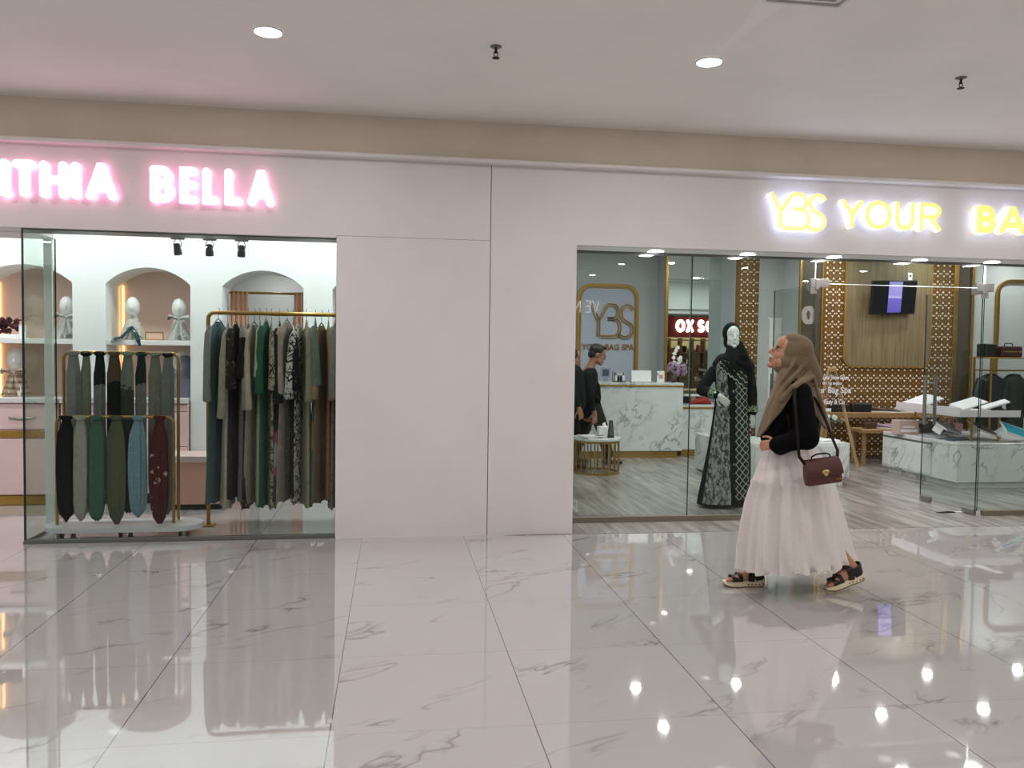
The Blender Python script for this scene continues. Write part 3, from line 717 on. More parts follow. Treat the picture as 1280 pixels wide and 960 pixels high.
# rose box, cards
t = thing('flower_box', 'white box heaped with dark burgundy cloth roses on the left niche shelf', 'flower box', (ax(6, 420, 8.05), 8.05, zs))
x = ax(4, 420, 8.05); b = MB(); b.box((x-.17, 7.98, zs), (x+.15, 8.13, zs+.035), .004); build('box', b, m_white, t, False)
b = MB()
for k in range(90):
    c = Vector((x-.15+.28*random.random(), 8.0+.11*random.random(), zs+.05+.13*random.random())); R = Matrix.Rotation(random.random()*6, 3, 'Z') @ Matrix.Rotation(random.random()*2, 3, 'X')
    for q in range(3): b.lathe([(.002, -.006), (.010+.005*q, 0), (.014+.005*q, .010)], c, 10, R)
build('roses', b, mat('burgundy cloth', (70, 22, 34), .7, var=.3, vscale=30), t)
def card(label, x, y, z, w, h, m, frame=None, gold=False):
    t = thing('display_card', label, 'card', (x, y, z))
    b = MB(); b.box((x-w/2, y, z+.001), (x+w/2, y+.008, z+h), .001); build('card', b, m, t, False)
    b = MB(); b.box((x-w/2, y+.008, z), (x+w/2, y+.05, z+.006)); build('foot', b, m_gold if gold else m, t, False)
    if frame:
        b = MB(); stroke(b, rrect(x-w/2, z+.004, x+w/2, z+h, .003, 1), .008, y-.004, y+.002, None, True); build('frame', b, frame, t, False)
    return t
card('small white price card beside the burgundy roses', ax(28, 420, 8.0), 8.0, zs, .06, .12, m_white)
card('small gold framed card between the two heads on the middle niche shelf', ax(193, 425, 8.0), 8.0, zs, .155, .075, mat('pink card', (214, 180, 160), .5), m_goldm, True)
# ------------------------------------------------------------------ curtains of the fitting room
b = MB(); b.tube([(-1.575, 8.22, 1.985), (-.848, 8.22, 1.985)], .012, 12); tag(build('curtain_rod', b, m_gold, loc=(-1.2, 8.22, 1.985)), 'thin gold curtain rod across the arched fitting room doorway', 'curtain rod')
m_curt = mat('peach curtain', (238, 194, 166), .8)
for x0, x1, w in ((-1.565, -1.40, 'left'), (-.965, -.85, 'right')):
    b = MB(); rings = []; n = int((x1-x0)/.008)
    for z in (2.0, 1.98, 1.6, 1.0, .05):
        f, k_ = [], []
        for k in range(n+1):
            u = k/n; yy = 8.22+.022*math.sin(u*(x1-x0)*150)*(1 if z < 2 else .6); f.append(Vector((x0+(x1-x0)*u, yy-.004, z))); k_.append(Vector((x0+(x1-x0)*u, yy+.004, z)))
        rings.append(f+k_[::-1])
    b.loft(rings); tag(build('curtain', b, m_curt, loc=((x0+x1)/2, 8.22, .05)), 'peach pleated curtain drawn to the %s side of the fitting room doorway' % w, 'curtain', 'fitting room curtains')
b = MB(); b.box((-1.45, 9.25, .02), (-.65, 9.29, 1.66), .004); tag(build('mirror_board', b, m_white, loc=(-1.05, 9.27, .02)), 'bright white board at the back of the fitting room behind the dresses', 'board')
# ------------------------------------------------------------------ scarf stand
t = thing('scarf_stand', 'two-tier gold scarf stand on a white marble oval base with castors', 'scarf stand', (-2.03, 6.6, 0))
bx0, bx1 = -2.60, -1.46
b = MB(); o = rrect(bx0, 6.405, bx1, 6.755, .17, 8); T = Matrix(((1, 0, 0, 0), (0, 0, 1, 0), (0, 1, 0, 0), (0, 0, 0, 1)))
b.prism(o, .052, .088, None, T); build('base', b, mat('base marble', (214, 214, 220), .25, var=.06, vscale=6), t)
for x in (-2.45, -2.03, -1.6):
    for y in (6.47, 6.69):
        b = MB(); b.lathe([(.026, -.009), (.026, .009)], (x, y, .0265), 16, Matrix.Rotation(PI/2, 3, 'Y')); b.box((x-.014, y-.02, .03), (x+.014, y+.02, .053), .002); build('castor', b, m_black, t)
def arch_rail(name, xl, xr, y, z, r=.012):
    b = MB(); rr = .05
    pts = [(xl, y, .088), (xl, y, z-rr)]+[(p[0], y, p[1]) for p in arc(xl+rr, z-rr, rr, rr, 180, 90, 6)][1:]+[(p[0], y, p[1]) for p in arc(xr-rr, z-rr, rr, rr, 90, 0, 6)]+[(xr, y, .088)]
    b.tube(pts, r, 10); return build(name, b, m_gold, t)
YR, YF_ = 6.69, 6.55
zr = az(148, 441, YR); zf = az(142, 521, YF_)
arch_rail('tall_rail', ax(80, 500, YR), ax(223, 540, YR), YR, zr)
fr = arch_rail('short_rail', ax(71, 580, YF_), ax(217, 580, YF_), YF_, zf)
def scarf(label, px, y1, w, Y, z0, m, seed=0, tip=.35, knot=None, lean=0, tall=None):
    """scarf looped over a rail: a tight knot, then cloth that widens in folds and tapers to its end"""
    x = ax(px, 480 if Y > 6.6 else 560, Y); zb = az(px, y1, Y); H = z0-zb; rnd = random.Random(seed)
    t = thing('scarf', label, 'scarf', (x, Y, zb), 'scarves on the gold scarf stand')
    p1, p2 = rnd.random()*6, rnd.random()*6; W = w*.5*(.0061 if tall is None else .0054)
    prof = [(-.018, .55), (-.008, .85), (.006, .9), (.022, .7), (.045, .5), (.09, .66), (.17, .86), (.30, .98), (.50, 1.04), (.70, 1.0), (.83, .9), (.92, .55+.45*tip), (.975, tip), (1, .3*tip)]
    if tall: prof = [(-.018, .7), (-.008, 1.0), (.006, 1.05), (.018, .75), (.03, .55), (.055, .72), (.09, .9), (.14, 1.0), (.3, .98), (.6, 1.05), (.85, 1.1), (.95, .9), (.985, .6), (1, .2)]
    b = MB(); rings = []
    for u, k in prof:
        z = z0-u*(H if u > .06 else .55); q = []
        for j in range(36):
            a = 2*PI*j/36; f = 1+(.17*math.sin(5*a+p1)+.14*math.sin(9*a+p2+u*2))*min(1, max(0, u*6))
            th = .55 if u > .03 else .62
            if u > .97: q.append(Vector((x+lean*u*.05+W*k*math.cos(a), Y-.012+W*k*th*math.sin(a), z+.03*math.sin(2*a+p1)*H*.3)))
            else: q.append(Vector((x+lean*u*.05+W*k*f*math.cos(a), Y-.012*(u > .1)+max(.019, W*k*th)*f*math.sin(a), z)))
        rings.append(q)
    b.loft(rings); build('drape', b, m, t)
    b = MB(); b.tube([(x+.03*math.cos(a*PI/5), Y+.021*math.sin(a*PI/5)*1.1, z0-.012+.006*math.cos(a*PI*.4)) for a in range(10)]+[(x+.03, Y, z0-.012)], .014, 10); build('knot', b, knot or m, t)
    return t
F = lambda n, c: mat(n, c, .9, var=.10, vscale=30, bmp=.25, bscale=60, spec=.15)
g1, g2, g3 = F('mist grey chiffon', (122, 122, 120)), F('khaki grey chiffon', (112, 112, 98)), F('black chiffon', (16, 17, 19))
zc = lambda px, py: az(px, py, YR)
up = [(92, 635, 17, g1, None, 'mist grey scarf at the left end of the tall rail'),
      (108, 625, 12, g2, g3, 'khaki grey scarf with a black knot on the tall rail'),
      (125, 630, 15, zones('black over grey', [(0, (112, 114, 112)), (.93, (20, 24, 28))]), g3, 'scarf black above and grey below, third on the tall rail'),
      (143, 628, 17, zones('brown over black', [(0, (16, 16, 16)), (.94, (82, 70, 52))]), F('umber chiffon', (84, 72, 54)), 'scarf brown above and black below, on the tall rail behind the olive one'),
      (160, 640, 16, zones('sage over dark leaves', [(0, (58, 64, 46)), (.97, (112, 122, 108))], .85, .12), F('sage chiffon', (112, 124, 112)), 'sage green scarf with dark leafy lower half on the tall rail'),
      (177, 628, 13, zones('bottle green over grey', [(0, (110, 112, 108)), (.93, (18, 42, 36))]), F('bottle green', (16, 52, 42)), 'bottle green scarf with grey end on the tall rail'),
      (194, 632, 15, g2, None, 'plain khaki grey scarf on the tall rail behind the red one'),
      (210, 642, 15, F('ash chiffon', (108, 110, 104)), g3, 'ash grey scarf with dark knot at the right end of the tall rail')]
for i, (px, y1, w, m, k, lb) in enumerate(up): scarf(lb, px, y1, w, YR, zr, m, i+1, .5, k, 0, True)
lo = [(83, 652, 20, g3, 'black scarf at the left end of the short front rail', .35),
      (101, 650, 18, F('stone chiffon', (150, 148, 136)), 'pale stone grey scarf on the short front rail', .5),
      (121, 650, 20, F('jade chiffon', (66, 98, 82)), 'jade green scarf on the short front rail', .6),
      (146, 656, 21, F('olive chiffon', (84, 86, 66)), 'olive green scarf with pointed end on the short front rail', .3),
      (173, 646, 19, pattern('powder blue print', (110, 138, 150), 'dots', ((150, 160, 166),), 40, .2), 'powder blue scarf on the short front rail', .5),
      (200, 657, 19, pattern('oxblood floral', (76, 26, 24), 'blotch', ((176, 150, 136), (40, 20, 20)), 14, .34), 'oxblood red floral scarf at the right end of the short front rail', .25)]
for i, (px, y1, w, m, lb, tp) in enumerate(lo): scarf(lb, px, y1, w, YF_, zf, m, i+21, tp)
# ------------------------------------------------------------------ dress rail
RY_, RZ_ = 6.84, 1.73
t = thing('dress_rail', 'gold freestanding dress rail filled with dresses behind the window', 'clothes rail', (-.9, RY_, 0))
xl = -1.475; b = MB(); rr = .05
b.tube([(xl, RY_, .01), (xl, RY_, RZ_-rr)]+[(p[0], RY_, p[1]) for p in arc(xl+rr, RZ_-rr, rr, rr, 180, 90, 6)]+[(p[0], RY_, p[1]) for p in arc(-.27, RZ_-rr, rr, rr, 90, 0, 6)]+[(-.22, RY_, .01)], .0165, 12); build('rail', b, m_gold, t)
for x in (xl, -.22): b = MB(); b.box((x-.05, RY_-.05, 0), (x+.05, RY_+.05, .012), .003); build('foot', b, m_goldm, t, False)
b = MB(); b.lathe([(.0185, -.05), (.0185, .05)], (-.91, RY_, RZ_), 12, Matrix.Rotation(PI/2, 3, 'Y')); build('sleeve_joint', b, m_goldm, t)
def dress(label, px, y1, m, ms, thick=.026, slen=.55, seed=0, turn=.0, y0=404):
    x = ax(px, 520, 6.66); zt = az(px, y0, RY_); zb = az(px, y1, 6.7); H = zt-zb; rnd = random.Random(seed); p = rnd.random()*6
    t = thing('dress', label, 'dress', (x, RY_, zb), 'dresses on the gold rail')
    R = Matrix.Rotation(turn, 3, 'Z'); c = Vector((x, RY_, 0))
    def P(a, bb, z): return R @ Vector((a, bb, 0))+c+Vector((0, 0, z))
    b = MB(); rings = []
    for u, th, dy in ((0, .25, .05), (.02, .45, .09), (.05, .8, .17), (.10, .95, .195), (.25, .95, .175), (.42, .9, .165), (.6, 1.1, .19), (.8, 1.3, .215), (.985, 1.5, .235), (1, 1.4, .23)):
        q = []
        for j in range(44):
            a = 2*PI*j/44; f = 1+(.18*math.sin(7*a+p)+.12*math.sin(12*a+2*p))*min(1, u*1.6)
            q.append(P(thick*th*math.cos(a)*f, dy*math.sin(a)*(1+.04*u*math.sin(4*a+p)), zt-u*H+(.012*math.sin(5*a+p) if u > .97 else 0)))
        rings.append(q)
    b.loft(rings); build('bodice_and_skirt', b, m, t)
    for sg in (-1, 1):
        o = rnd.uniform(-.026, .026); b = MB(); wv = rnd.uniform(.62, 1.1)
        b.tube([P(0, sg*.16, zt-.045), P(o*.3, sg*.20, zt-.10), P(o, sg*.222, zt-.26), P(o*1.4, sg*.228, zt-slen*.8), P(o*1.6, sg*.222, zt-slen), P(o*1.6, sg*.220, zt-slen-.012)], [.018, .032*wv, .034*wv, .036*wv, .043*wv, .034*wv], 12, flat=.8); build('sleeve', b, ms, t)
    b = MB(); zz = zt+.012
    b.tube([P(0, 0, zz+.01), P(0, 0, RZ_-.01)]+[P(0, .024*math.sin(k*.5), RZ_-.006+.024-.024*math.cos(k*.5)) for k in range(1, 8)], .0025, 6)
    b.tube([P(0, -.14, zt-.05), P(0, -.05, zt+.005), P(0, 0, zz+.012), P(0, .05, zt+.005), P(0, .14, zt-.05)], .005, 6); build('hanger', b, m_grey, t)
    return t
C = lambda n, c: mat(n, c, .9, var=.12, vscale=25, bmp=.2, bscale=50, spec=.12)
tau, sto, cha, ecr, grn = C('taupe linen', (150, 142, 126)), C('stone linen', (128, 128, 118)), C('charcoal crepe', (46, 47, 46)), C('ecru linen', (170, 160, 142)), C('emerald satin', (48, 88, 68))
flo = pattern('dark floral', (34, 30, 26), 'blotch', ((150, 104, 66), (112, 96, 60), (96, 44, 36)), 16, .34)
twg = pattern('twig print', (158, 148, 122), 'twig', ((40, 38, 32),), 16, .5)
geo = zones('black with pink and lattice bands', [(0, (58, 60, 60)), (.2, (150, 82, 96)), (.29, (140, 150, 150)), (.46, (150, 70, 90)), (.56, (20, 21, 24))], .85, .05)
wht = pattern('white with black sprigs', (190, 188, 178), 'twig', ((24, 26, 26),), 11, .55)
nav = pattern('black star print', (22, 25, 28), 'dots', ((120, 122, 120),), 24, .16)
mau = pattern('mauve beige print', (150, 136, 124), 'blotch', ((118, 130, 124), (172, 150, 140)), 10, .4)
oli = pattern('olive beige', (142, 136, 112), 'blotch', ((118, 122, 108),), 8, .35)
tea = zones('teal and mustard bands', [(0, (62, 96, 88)), (.42, (140, 122, 70)), (.64, (58, 88, 80))])
brn = pattern('brown lace', (140, 116, 90), 'dots', ((110, 86, 64),), 60, .25)
ds = [(267, 628, C('slate teal crepe', (74, 96, 98)), sto, 'grey sleeved dress with teal skirt at the left end of the gold rail', .026, .62),
      (279, 634, ecr, tau, 'ecru long dress with wide pale sleeves, second from the left on the rail', .034, .72),
      (289, 622, cha, flo, 'charcoal dress with dark floral yoke on the left of the rail', .026, .5),
      (297, 626, C('smoke chiffon', (96, 98, 96)), sto, 'smoky grey chiffon dress with stone sleeves on the rail', .032, .68),
      (305, 634, flo, C('black lace', (28, 27, 25)), 'black dress with orange and gold flowers down the skirt', .03, .4),
      (313, 628, tau, ecr, 'taupe linen dress just right of the orange flowered one', .022, .66),
      (320, 630, C('sage linen', (136, 142, 124)), C('pale sage', (160, 164, 148)), 'pale sage dress with elbow sleeves left of the emerald one', .03, .42),
      (328, 632, grn, grn, 'emerald green satin dress in the middle of the rail', .026, .56),
      (335, 634, twg, twg, 'beige dress printed with dark twigs right of the emerald one', .03, .5),
      (345, 624, geo, nav, 'black dress with pink flowers and white lattice bands near its hem', .034, .62),
      (355, 626, mau, mau, 'mauve beige patterned dress in the right half of the rail', .028, .56),
      (363, 620, nav, nav, 'black star printed dress left of the white sprigged one', .022, .5),
      (370, 628, wht, wht, 'white dress with black sprigs in the right half of the rail', .026, .58),
      (380, 632, oli, oli, 'olive beige long sleeved dress right of the white sprigged one', .034, .62),
      (391, 626, tea, C('grey green crepe', (104, 116, 104)), 'teal dress with mustard band beside the brown lace ones', .024, .5),
      (399, 628, brn, C('cocoa lace', (146, 122, 98)), 'light brown lace dress left of its darker neighbour near the pillar', .03, .58),
      (408, 624, C('tan lace', (126, 100, 76)), brn, 'tan dress with gathered sleeves near the right end of the rail', .026, .6),
      (417, 634, pattern('grey brown lace', (112, 108, 94), 'dots', ((70, 68, 60),), 40, .3), sto, 'grey brown lace dress at the right end, cut off by the pillar', .028, .6)]
for i, (px, y1, m, ms, lb, th, sl) in enumerate(ds): dress(lb, px, y1, m, ms, th*.92, sl, i+3, (-.2, .12, -.06, .2, .02)[i % 5], 402+(i*5) % 7)
# ================================================================== BAG SPA (right shop)
# ------------------------------------------------------------------ wall logo
WY = 12.1
b = MB(); x0, x1, zt = ax(722, 420, WY), ax(796, 400, WY), az(760, 357, WY)
b.prism(rrect(x0+.03, .5, x1-.03, zt-.03, .17, 8), WY-.012, WY-.0005); tag(build('logo_backboard', b, mat('lavender grey panel', (186, 192, 208), .55), loc=(3.2, WY, .5), smooth=False), 'pale lavender panel with rounded corners behind the gold wall logo', 'wall panel')
b = MB(); stroke(b, rrect(x0, .4, x1, zt, .2, 10), .045, WY-.03, WY-.0125, None, True); stroke(b, rrect(x0+.04, .44, x1-.04, zt-.04, .17, 10), .012, WY-.022, WY-.0125, None, True)
tag(build('gold_surround', b, m_goldm, loc=(3.2, WY, .4), smooth=False), 'tall gold frame with rounded corners around the wall logo behind the counter', 'frame')
t = thing('wall_logo', 'large gold YBS monogram with YOUR BAG SPA below, on the back wall behind the counter', 'logo', (3.3, WY, 1.5))
lx, lz, lh = ax(738, 420, WY), az(765, 421, WY), az(740, 380, WY)-az(765, 421, WY); lw = (ax(790, 400, WY)-lx)/1.66/lh
b = MB()
def dbl(b, p, gap, w):
    a, c = strip(p, gap); stroke(b, a, w, WY-.04, WY-.0125); stroke(b, c, w, WY-.04, WY-.0125)
for p in logo_strokes(lx, lz, lh, lw): dbl(b, p, .036, .014)
build('monogram', b, m_gold, t, False)
tb = text('YOUR BAG SPA', .128, .008, .002); wx = max(p.x for p in tb.v); sc = (ax(792, 434, WY)-ax(727, 434, WY))/wx
tb = moved(tb, TR(ax(727, 434, WY), WY-.021, az(730, 437, WY)) @ Matrix.Diagonal((sc, 1, 1, 1))); build('lettering', tb, m_gold, t, False)
# ------------------------------------------------------------------ counters
m_cm = marble('counter marble', (226, 230, 229), (128, 136, 138), 1.7, .16, (0, 0, 0), .9, 5.5, .12)
def counter(label, x0, x1, y0, z1):
    t = thing('marble_counter', label, 'counter', ((x0+x1)/2, y0, 0))
    b = MB(); b.box((x0, y0, .10), (x1, y0+.55, z1-.055), .004); build('body', b, m_cm, t, False)
    b = MB(); b.box((x0-.01, y0-.012, z1-.055), (x1+.01, y0+.56, z1-.035), .002); build('gold_trim', b, m_goldm, t, False)
    b = MB(); b.box((x0-.004, y0-.006, z1-.0345), (x1+.004, y0+.57, z1), .004); build('top', b, m_cm, t, False)
    b = MB(); b.box((x0+.02, y0+.03, .004), (x1-.06, y0+.5, .0995)); build('plinth', b, m_goldm, t, False)
counter('tall white marble reception counter with gold trim beneath the wall logo', 1.9, 3.985, 10.8, 1.045)
zlow = az(870, 506, 10.95); counter('lower white marble desk with gold trim right of the tall counter', 4.02, 4.86, 10.95, zlow)
ct = 1.046; cy = 10.98
def onc(px, py=470, Y=cy): return ax(px, py, Y)
b = MB(); x = onc(757); z = az(757, 467, 11.9)
b.prism(rrect(x-.07, ct+.06, x+.07, ct+.2, .02), cy, cy+.012); t = thing('counter_plaque', 'small dark square plaque standing on the counter left of the bottles', 'plaque', (x, cy, ct))
build('plate', b, mat('lilac acrylic', (150, 154, 172), .3), t, False)
b = MB(); b.prism(rrect(x-.045, ct+.083, x+.045, ct+.175, .012), cy-.004, cy+.001); build('dark_panel', b, mat('slate square', (72, 76, 88), .4), t, False)
b = MB(); b.box((x-.03, cy-.02, ct), (x+.03, cy+.04, ct+.064), .003); build('foot', b, m_glass, t, False)
x = onc(774); t = thing('bottle_tray', 'dark tray carrying four small care bottles on the counter', 'tray', (x, cy, ct))
b = MB(); b.box((x-.085, cy-.06, ct), (x+.085, cy+.06, ct+.012), .004); b.tube([(x-.08, cy-.05, ct+.012), (x-.08, cy-.05, ct+.14), (x-.08, cy+.05, ct+.14), (x-.08, cy+.05, ct+.012)], .005, 6); build('tray', b, m_black, t, False)
for k, (dx, m, w) in enumerate(((-.05, m_white, 'leftmost white'), (-.012, m_black, 'second, black'), (.024, m_black, 'third, black'), (.058, m_white, 'rightmost white'))):
    q = thing('care_bottle', w+' care bottle on the dark counter tray', 'bottle', (x+dx, cy-.01, ct+.013), 'care bottles on the counter tray')
    b = MB(); b.lathe([(.015, 0), (.016, .005), (.016, .06), (.008, .078), (.008, .082)], (x+dx, cy-.01, ct+.013), 16); build('bottle', b, m, q)
    b = MB(); b.lathe([(.009, .083), (.009, .098), (.004, .105), (.004, .118)], (x+dx, cy-.01, ct+.013), 12); build('cap', b, m_black if m is m_white else m_white, q)
x = onc(801); t = thing('menu_stand', 'white price menu card standing on the counter right of the bottles', 'menu card', (x, cy-.02, ct))
R = Matrix.Rotation(-.12, 3, 'X'); b = MB(); b.box((x-.142, cy-.024, ct+.004), (x+.142, cy-.018, ct+.165), .001, R); build('card', b, m_paper, t, False)
b = MB(); b.box((x-.145, cy-.02, ct), (x+.145, cy+.06, ct+.008), .002); build('stand', b, m_black, t, False)
b = MB()
for r_ in range(2):
    for k in range(4):
        cx, cz = x-.105+.07*k, ct+.115-.07*r_
        b.lathe([(.001, -.0262), (.011, -.026), (.011, -.0245), (.001, -.0245)], (cx, cy+.001+(cz-ct-.085)*.12, cz), 10, Matrix.Rotation(-PI/2, 3, 'X') @ Matrix.Diagonal((1, 1, -1))); b.box((cx-.02, cy-.0265+(cz-ct-.085)*.12, cz-.026), (cx+.02, cy-.0245+(cz-ct-.085)*.12, cz-.021))
build('printed_icons', b, mat('grey print', (150, 150, 158), .6), t, False)
x = onc(825); t = thing('acrylic_stand', 'pink and white acrylic card stand between the menu and the flowers', 'card stand', (x, cy-.02, ct))
b = MB(); b.box((x-.055, cy-.03, ct), (x+.055, cy-.024, ct+.16), .001); build('card', b, m_paper, t, False)
b = MB(); b.box((x-.0555, cy-.0315, ct+.10), (x-.03, cy-.0295, ct+.135)); b.box((x-.022, cy-.0315, ct+.05), (x+.03, cy-.0295, ct+.105)); build('printed_block', b, mat('rose print', (190, 150, 152), .6), t, False)
b = MB(); b.box((x-.055, cy-.03, ct), (x+.055, cy+.04, ct+.006), .001); build('foot', b, m_glass, t, False)
# flowers
x = onc(845); vy = 10.97; t = thing('flower_arrangement', 'lilac hydrangea and white orchid arrangement in a dark vase on the counter end', 'flowers', (x, vy, ct))
b = MB(); b.lathe([(.03, 0), (.045, .02), (.05, .07), (.035, .10), (.04, .115), (.034, .115), (.03, .1)], (x-.04, vy, ct), 20); build('vase', b, mat('brown glaze', (70, 44, 32), .3), t)
b = MB(); b2 = MB(); b3 = MB(); rnd = random.Random(3)
def petal(b, c, d, r, n=4):
    a, e = frame_of(d)
    for k in range(n):
        u = a*math.cos(2*PI*k/n)+e*math.sin(2*PI*k/n); w = a*math.cos(2*PI*k/n+PI/2)+e*math.sin(2*PI*k/n+PI/2)
        b.add([c, c+u*r*.6+w*r*.5+d*.003, c+u*r*1.1-d*.002, c+u*r*.6-w*r*.5+d*.003, c-d*.004+u*r*.5], [[0, 1, 2, 3], [0, 3, 4], [3, 2, 4], [2, 1, 4], [1, 0, 4]])
for cx, cz, R_ in ((-.06, .22, .075), (.055, .21, .095), (.0, .155, .07), (.1, .15, .06)):
    for k in range(70):
        d = Vector((rnd.gauss(0, 1), rnd.gauss(0, 1), rnd.gauss(0, 1))).normalized(); petal(b, Vector((x+cx, vy, ct+cz))+d*R_*.95, d, .02)
for pts in (((-.03, .11), (-.04, .3), (-.02, .42), (.015, .50)), ((.0, .11), (.03, .28), (.04, .36))):
    P = [Vector((x+p, vy, ct+q)) for p, q in pts]; b2.tube(P, .004, 6)
    for k in range(5):
        u = k/4*(len(P)-2)+.9; i = min(int(u), len(P)-2); c = P[i].lerp(P[i+1], u-i)+Vector((rnd.uniform(-.02, .02), -.02, 0)); petal(b3, c, Vector((rnd.uniform(-.4, .4), -1, .1)).normalized(), .03, 5)
for k in range(10):
    a = rnd.uniform(0, 2*PI); d = Vector((math.cos(a), math.sin(a), rnd.uniform(-.1, .8))).normalized(); c = Vector((x, vy, ct+.12)); w = d.cross(Vector((0, 0, 1))).normalized()*.02
    b2.add([c, c+d*.07+w, c+d*.15, c+d*.07-w, c+d*.07+Vector((0, 0, .008))], [[0, 1, 4], [1, 2, 4], [2, 3, 4], [3, 0, 4], [0, 3, 2, 1]])
build('hydrangeas', b, mat('lilac petals', (176, 150, 172), .7, var=.25, vscale=25), t, False); build('stems', b2, mat('leaf green', (58, 74, 50), .6), t, False); build('orchids', b3, mat('white petals', (232, 228, 226), .6), t, False)
# things on the low desk
lzt = zlow+.001
x = ax(876, 502, 11.1); t = thing('red_handbag', 'bright red soft bag lying on the lower marble desk beside the mannequin', 'bag', (x, 11.1, lzt))
b = MB(); rings = []
for u, h in ((0, .01), (.08, .035), (.3, .07), (.55, .11), (.75, .105), (.92, .06), (1, .015)):
    xx = x-.17+.32*u; rings.append([Vector((xx, 11.1+.07*math.cos(2*PI*k/16)*(.4+h*5), lzt+h/2+h/2*math.sin(2*PI*k/16))) for k in range(16)])
b.loft(rings); build('body', b, mat('red leather', (160, 24, 34), .4), t)
b = MB(); b.tube([(x-.05, 11.05, lzt+.08), (x-.02, 11.03, lzt+.12), (x+.06, 11.03, lzt+.13), (x+.09, 11.05, lzt+.09)], .006, 8); build('handle', b, mat('dark red', (110, 16, 24), .4), t)
for k, (px, m, w) in enumerate(((858, m_black, 'small black box at the back of the lower desk'), (866, mat('kraft box', (150, 122, 92), .6), 'small brown box standing behind the red bag'), (873, m_black, 'small black jar behind the red bag'))):
    x = ax(px, 492, 11.3); o = thing('desk_box', w, 'box', (x, 11.3, lzt)); b = MB(); b.box((x-.04, 11.27, lzt), (x+.04, 11.36, lzt+.10), .006); build('box', b, m, o, False); b = MB(); b.box((x-.042, 11.268, lzt+.1), (x+.042, 11.362, lzt+.13), .006); build('lid', b, m_white, o, False)
# white cube and low white cabinet
t = thing('display_cube', 'pale grey marble display cube on the floor beside the mannequin', 'plinth', (3.6, 9.7, 0))
x0 = ax(868, 580, 9.75); b = MB(); b.box((x0, 9.1, .02), (x0+.5, 9.75, .46), .004); build('block', b, m_marb, t, False); b = MB(); b.box((x0+.03, 9.13, .003), (x0+.47, 9.72, .02)); build('plinth', b, m_joint, t, False)
t = thing('low_cabinet', 'low white marble display cabinet standing behind the walking woman', 'cabinet', (4.45, 8.4, 0))
x0, x1, y0 = ax(941, 580, 8.35), ax(1062.5, 580, 8.35), 8.35; zt = az(1050, 554, y0)
b = MB(); b.box((x0, y0+.01, .085), (x1, y0+.75, zt), .004); build('carcass', b, m_marb, t, False)
for q0, q1 in ((x0+.02, (x0+x1)/2-.002), ((x0+x1)/2+.002, x1-.02)): b = MB(); b.box((q0, y0-.004, .105), (q1, y0+.009, zt-.025), .003); build('drawer', b, m_marb, t, False)
b = MB(); b.box((x0+.05, y0+.06, .004), (x1-.05, y0+.7, .084)); build('plinth', b, m_white, t, False)
x = ax(1035, 549, 8.6); t = thing('paper_stack', 'small stack of white leaflets on the low white cabinet', 'leaflets', (x, 8.6, zt)); b = MB()
for k in range(3): b.box((x-.1+.008*k, 8.53, zt+.001+.004*k), (x+.1+.008*k, 8.68, zt+.0045+.004*k), 0, Matrix.Rotation(.08*k, 3, 'Z'))
build('leaflets', b, m_paper, t, False)
# ------------------------------------------------------------------ coffee table
cx, cy2, R_ = 2.44, 9.54, .285; zt = .435
t = thing('coffee_table', 'round gold cage coffee table with white marble top near the pillar', 'table', (cx, cy2, 0))
b = MB(); b.lathe([(R_-.012, zt-.035), (R_+.008, zt-.03), (R_+.008, zt-.004), (R_, zt), (.01, zt)], (cx, cy2, 0), 48); build('table_top', b, m_marb, t)
for z in (.012, zt-.05):
    b = MB(); b.lathe([(R_-.02, -.01), (R_, -.01), (R_, .014), (R_-.02, .014), (R_-.02, -.01)], (cx, cy2, z), 48); build('ring', b, m_gold, t)
for k in range(20):
    a = 2*PI*k/20; p = Vector((cx+(R_-.01)*math.cos(a), cy2+(R_-.01)*math.sin(a), 0)); b = MB(); b.box(p+Vector((-.009, -.004, .026)), p+Vector((.009, .004, zt-.06)), .001, Matrix.Rotation(a+PI/2, 3, 'Z')); build('bar', b, m_gold, t, False)
def paper_item(name, label, cat, x, y, z, w, d, h, m, rz=0, page=True, group=None, tilt=0):
    t = thing(name, label, cat, (x, y, z), group); R = Matrix.Rotation(rz, 3, 'Z') @ Matrix.Rotation(tilt, 3, 'Y')
    dz = abs(math.sin(tilt))*w/2
    b = MB(); b.box((x-w/2, y-d/2, z+dz), (x+w/2, y+d/2, z+dz+h*.82), .001, R); build('pages', b, m_paper, t, False)
    b = MB(); b.box((x-w/2-.002, y-d/2-.002, z+dz+h*.83), (x+w/2+.002, y+d/2+.002, z+dz+h), .0005, R); build('cover', b, m, t, False)
    return t
z0 = zt+.001
paper_item('magazine', 'white magazine lying flat at the left of the coffee table', 'magazine', cx-.14, cy2-.08, z0, .21, .28, .014, mat('pale cover', (214, 214, 216), .4), .5)
paper_item('magazine', 'open-edged magazine lying crosswise on top of the other one', 'magazine', cx-.09, cy2-.12, z0+.0145, .30, .2, .014, mat('pale cover two', (226, 224, 224), .4), .15)
t = thing('pen', 'black pen lying on the upper magazine', 'pen', (cx-.02, cy2-.17, z0+.03)); b = MB(); b.tube([(cx-.06, cy2-.16, z0+.034), (cx+.03, cy2-.18, z0+.034)], .0045, 8); build('barrel', b, m_black, t); b = MB(); b.tube([(cx+.03, cy2-.18, z0+.034), (cx+.045, cy2-.1833, z0+.034)], [.004, .001], 8); build('tip', b, m_steel, t)
t = thing('tissue_box', 'white tissue box behind the black sign holder on the coffee table', 'tissue box', (cx+.1, cy2+.02, z0)); b = MB(); b.box((cx+.03, cy2-.01, z0), (cx+.19, cy2+.11, z0+.12), .006); build('box', b, m_white, t, False)
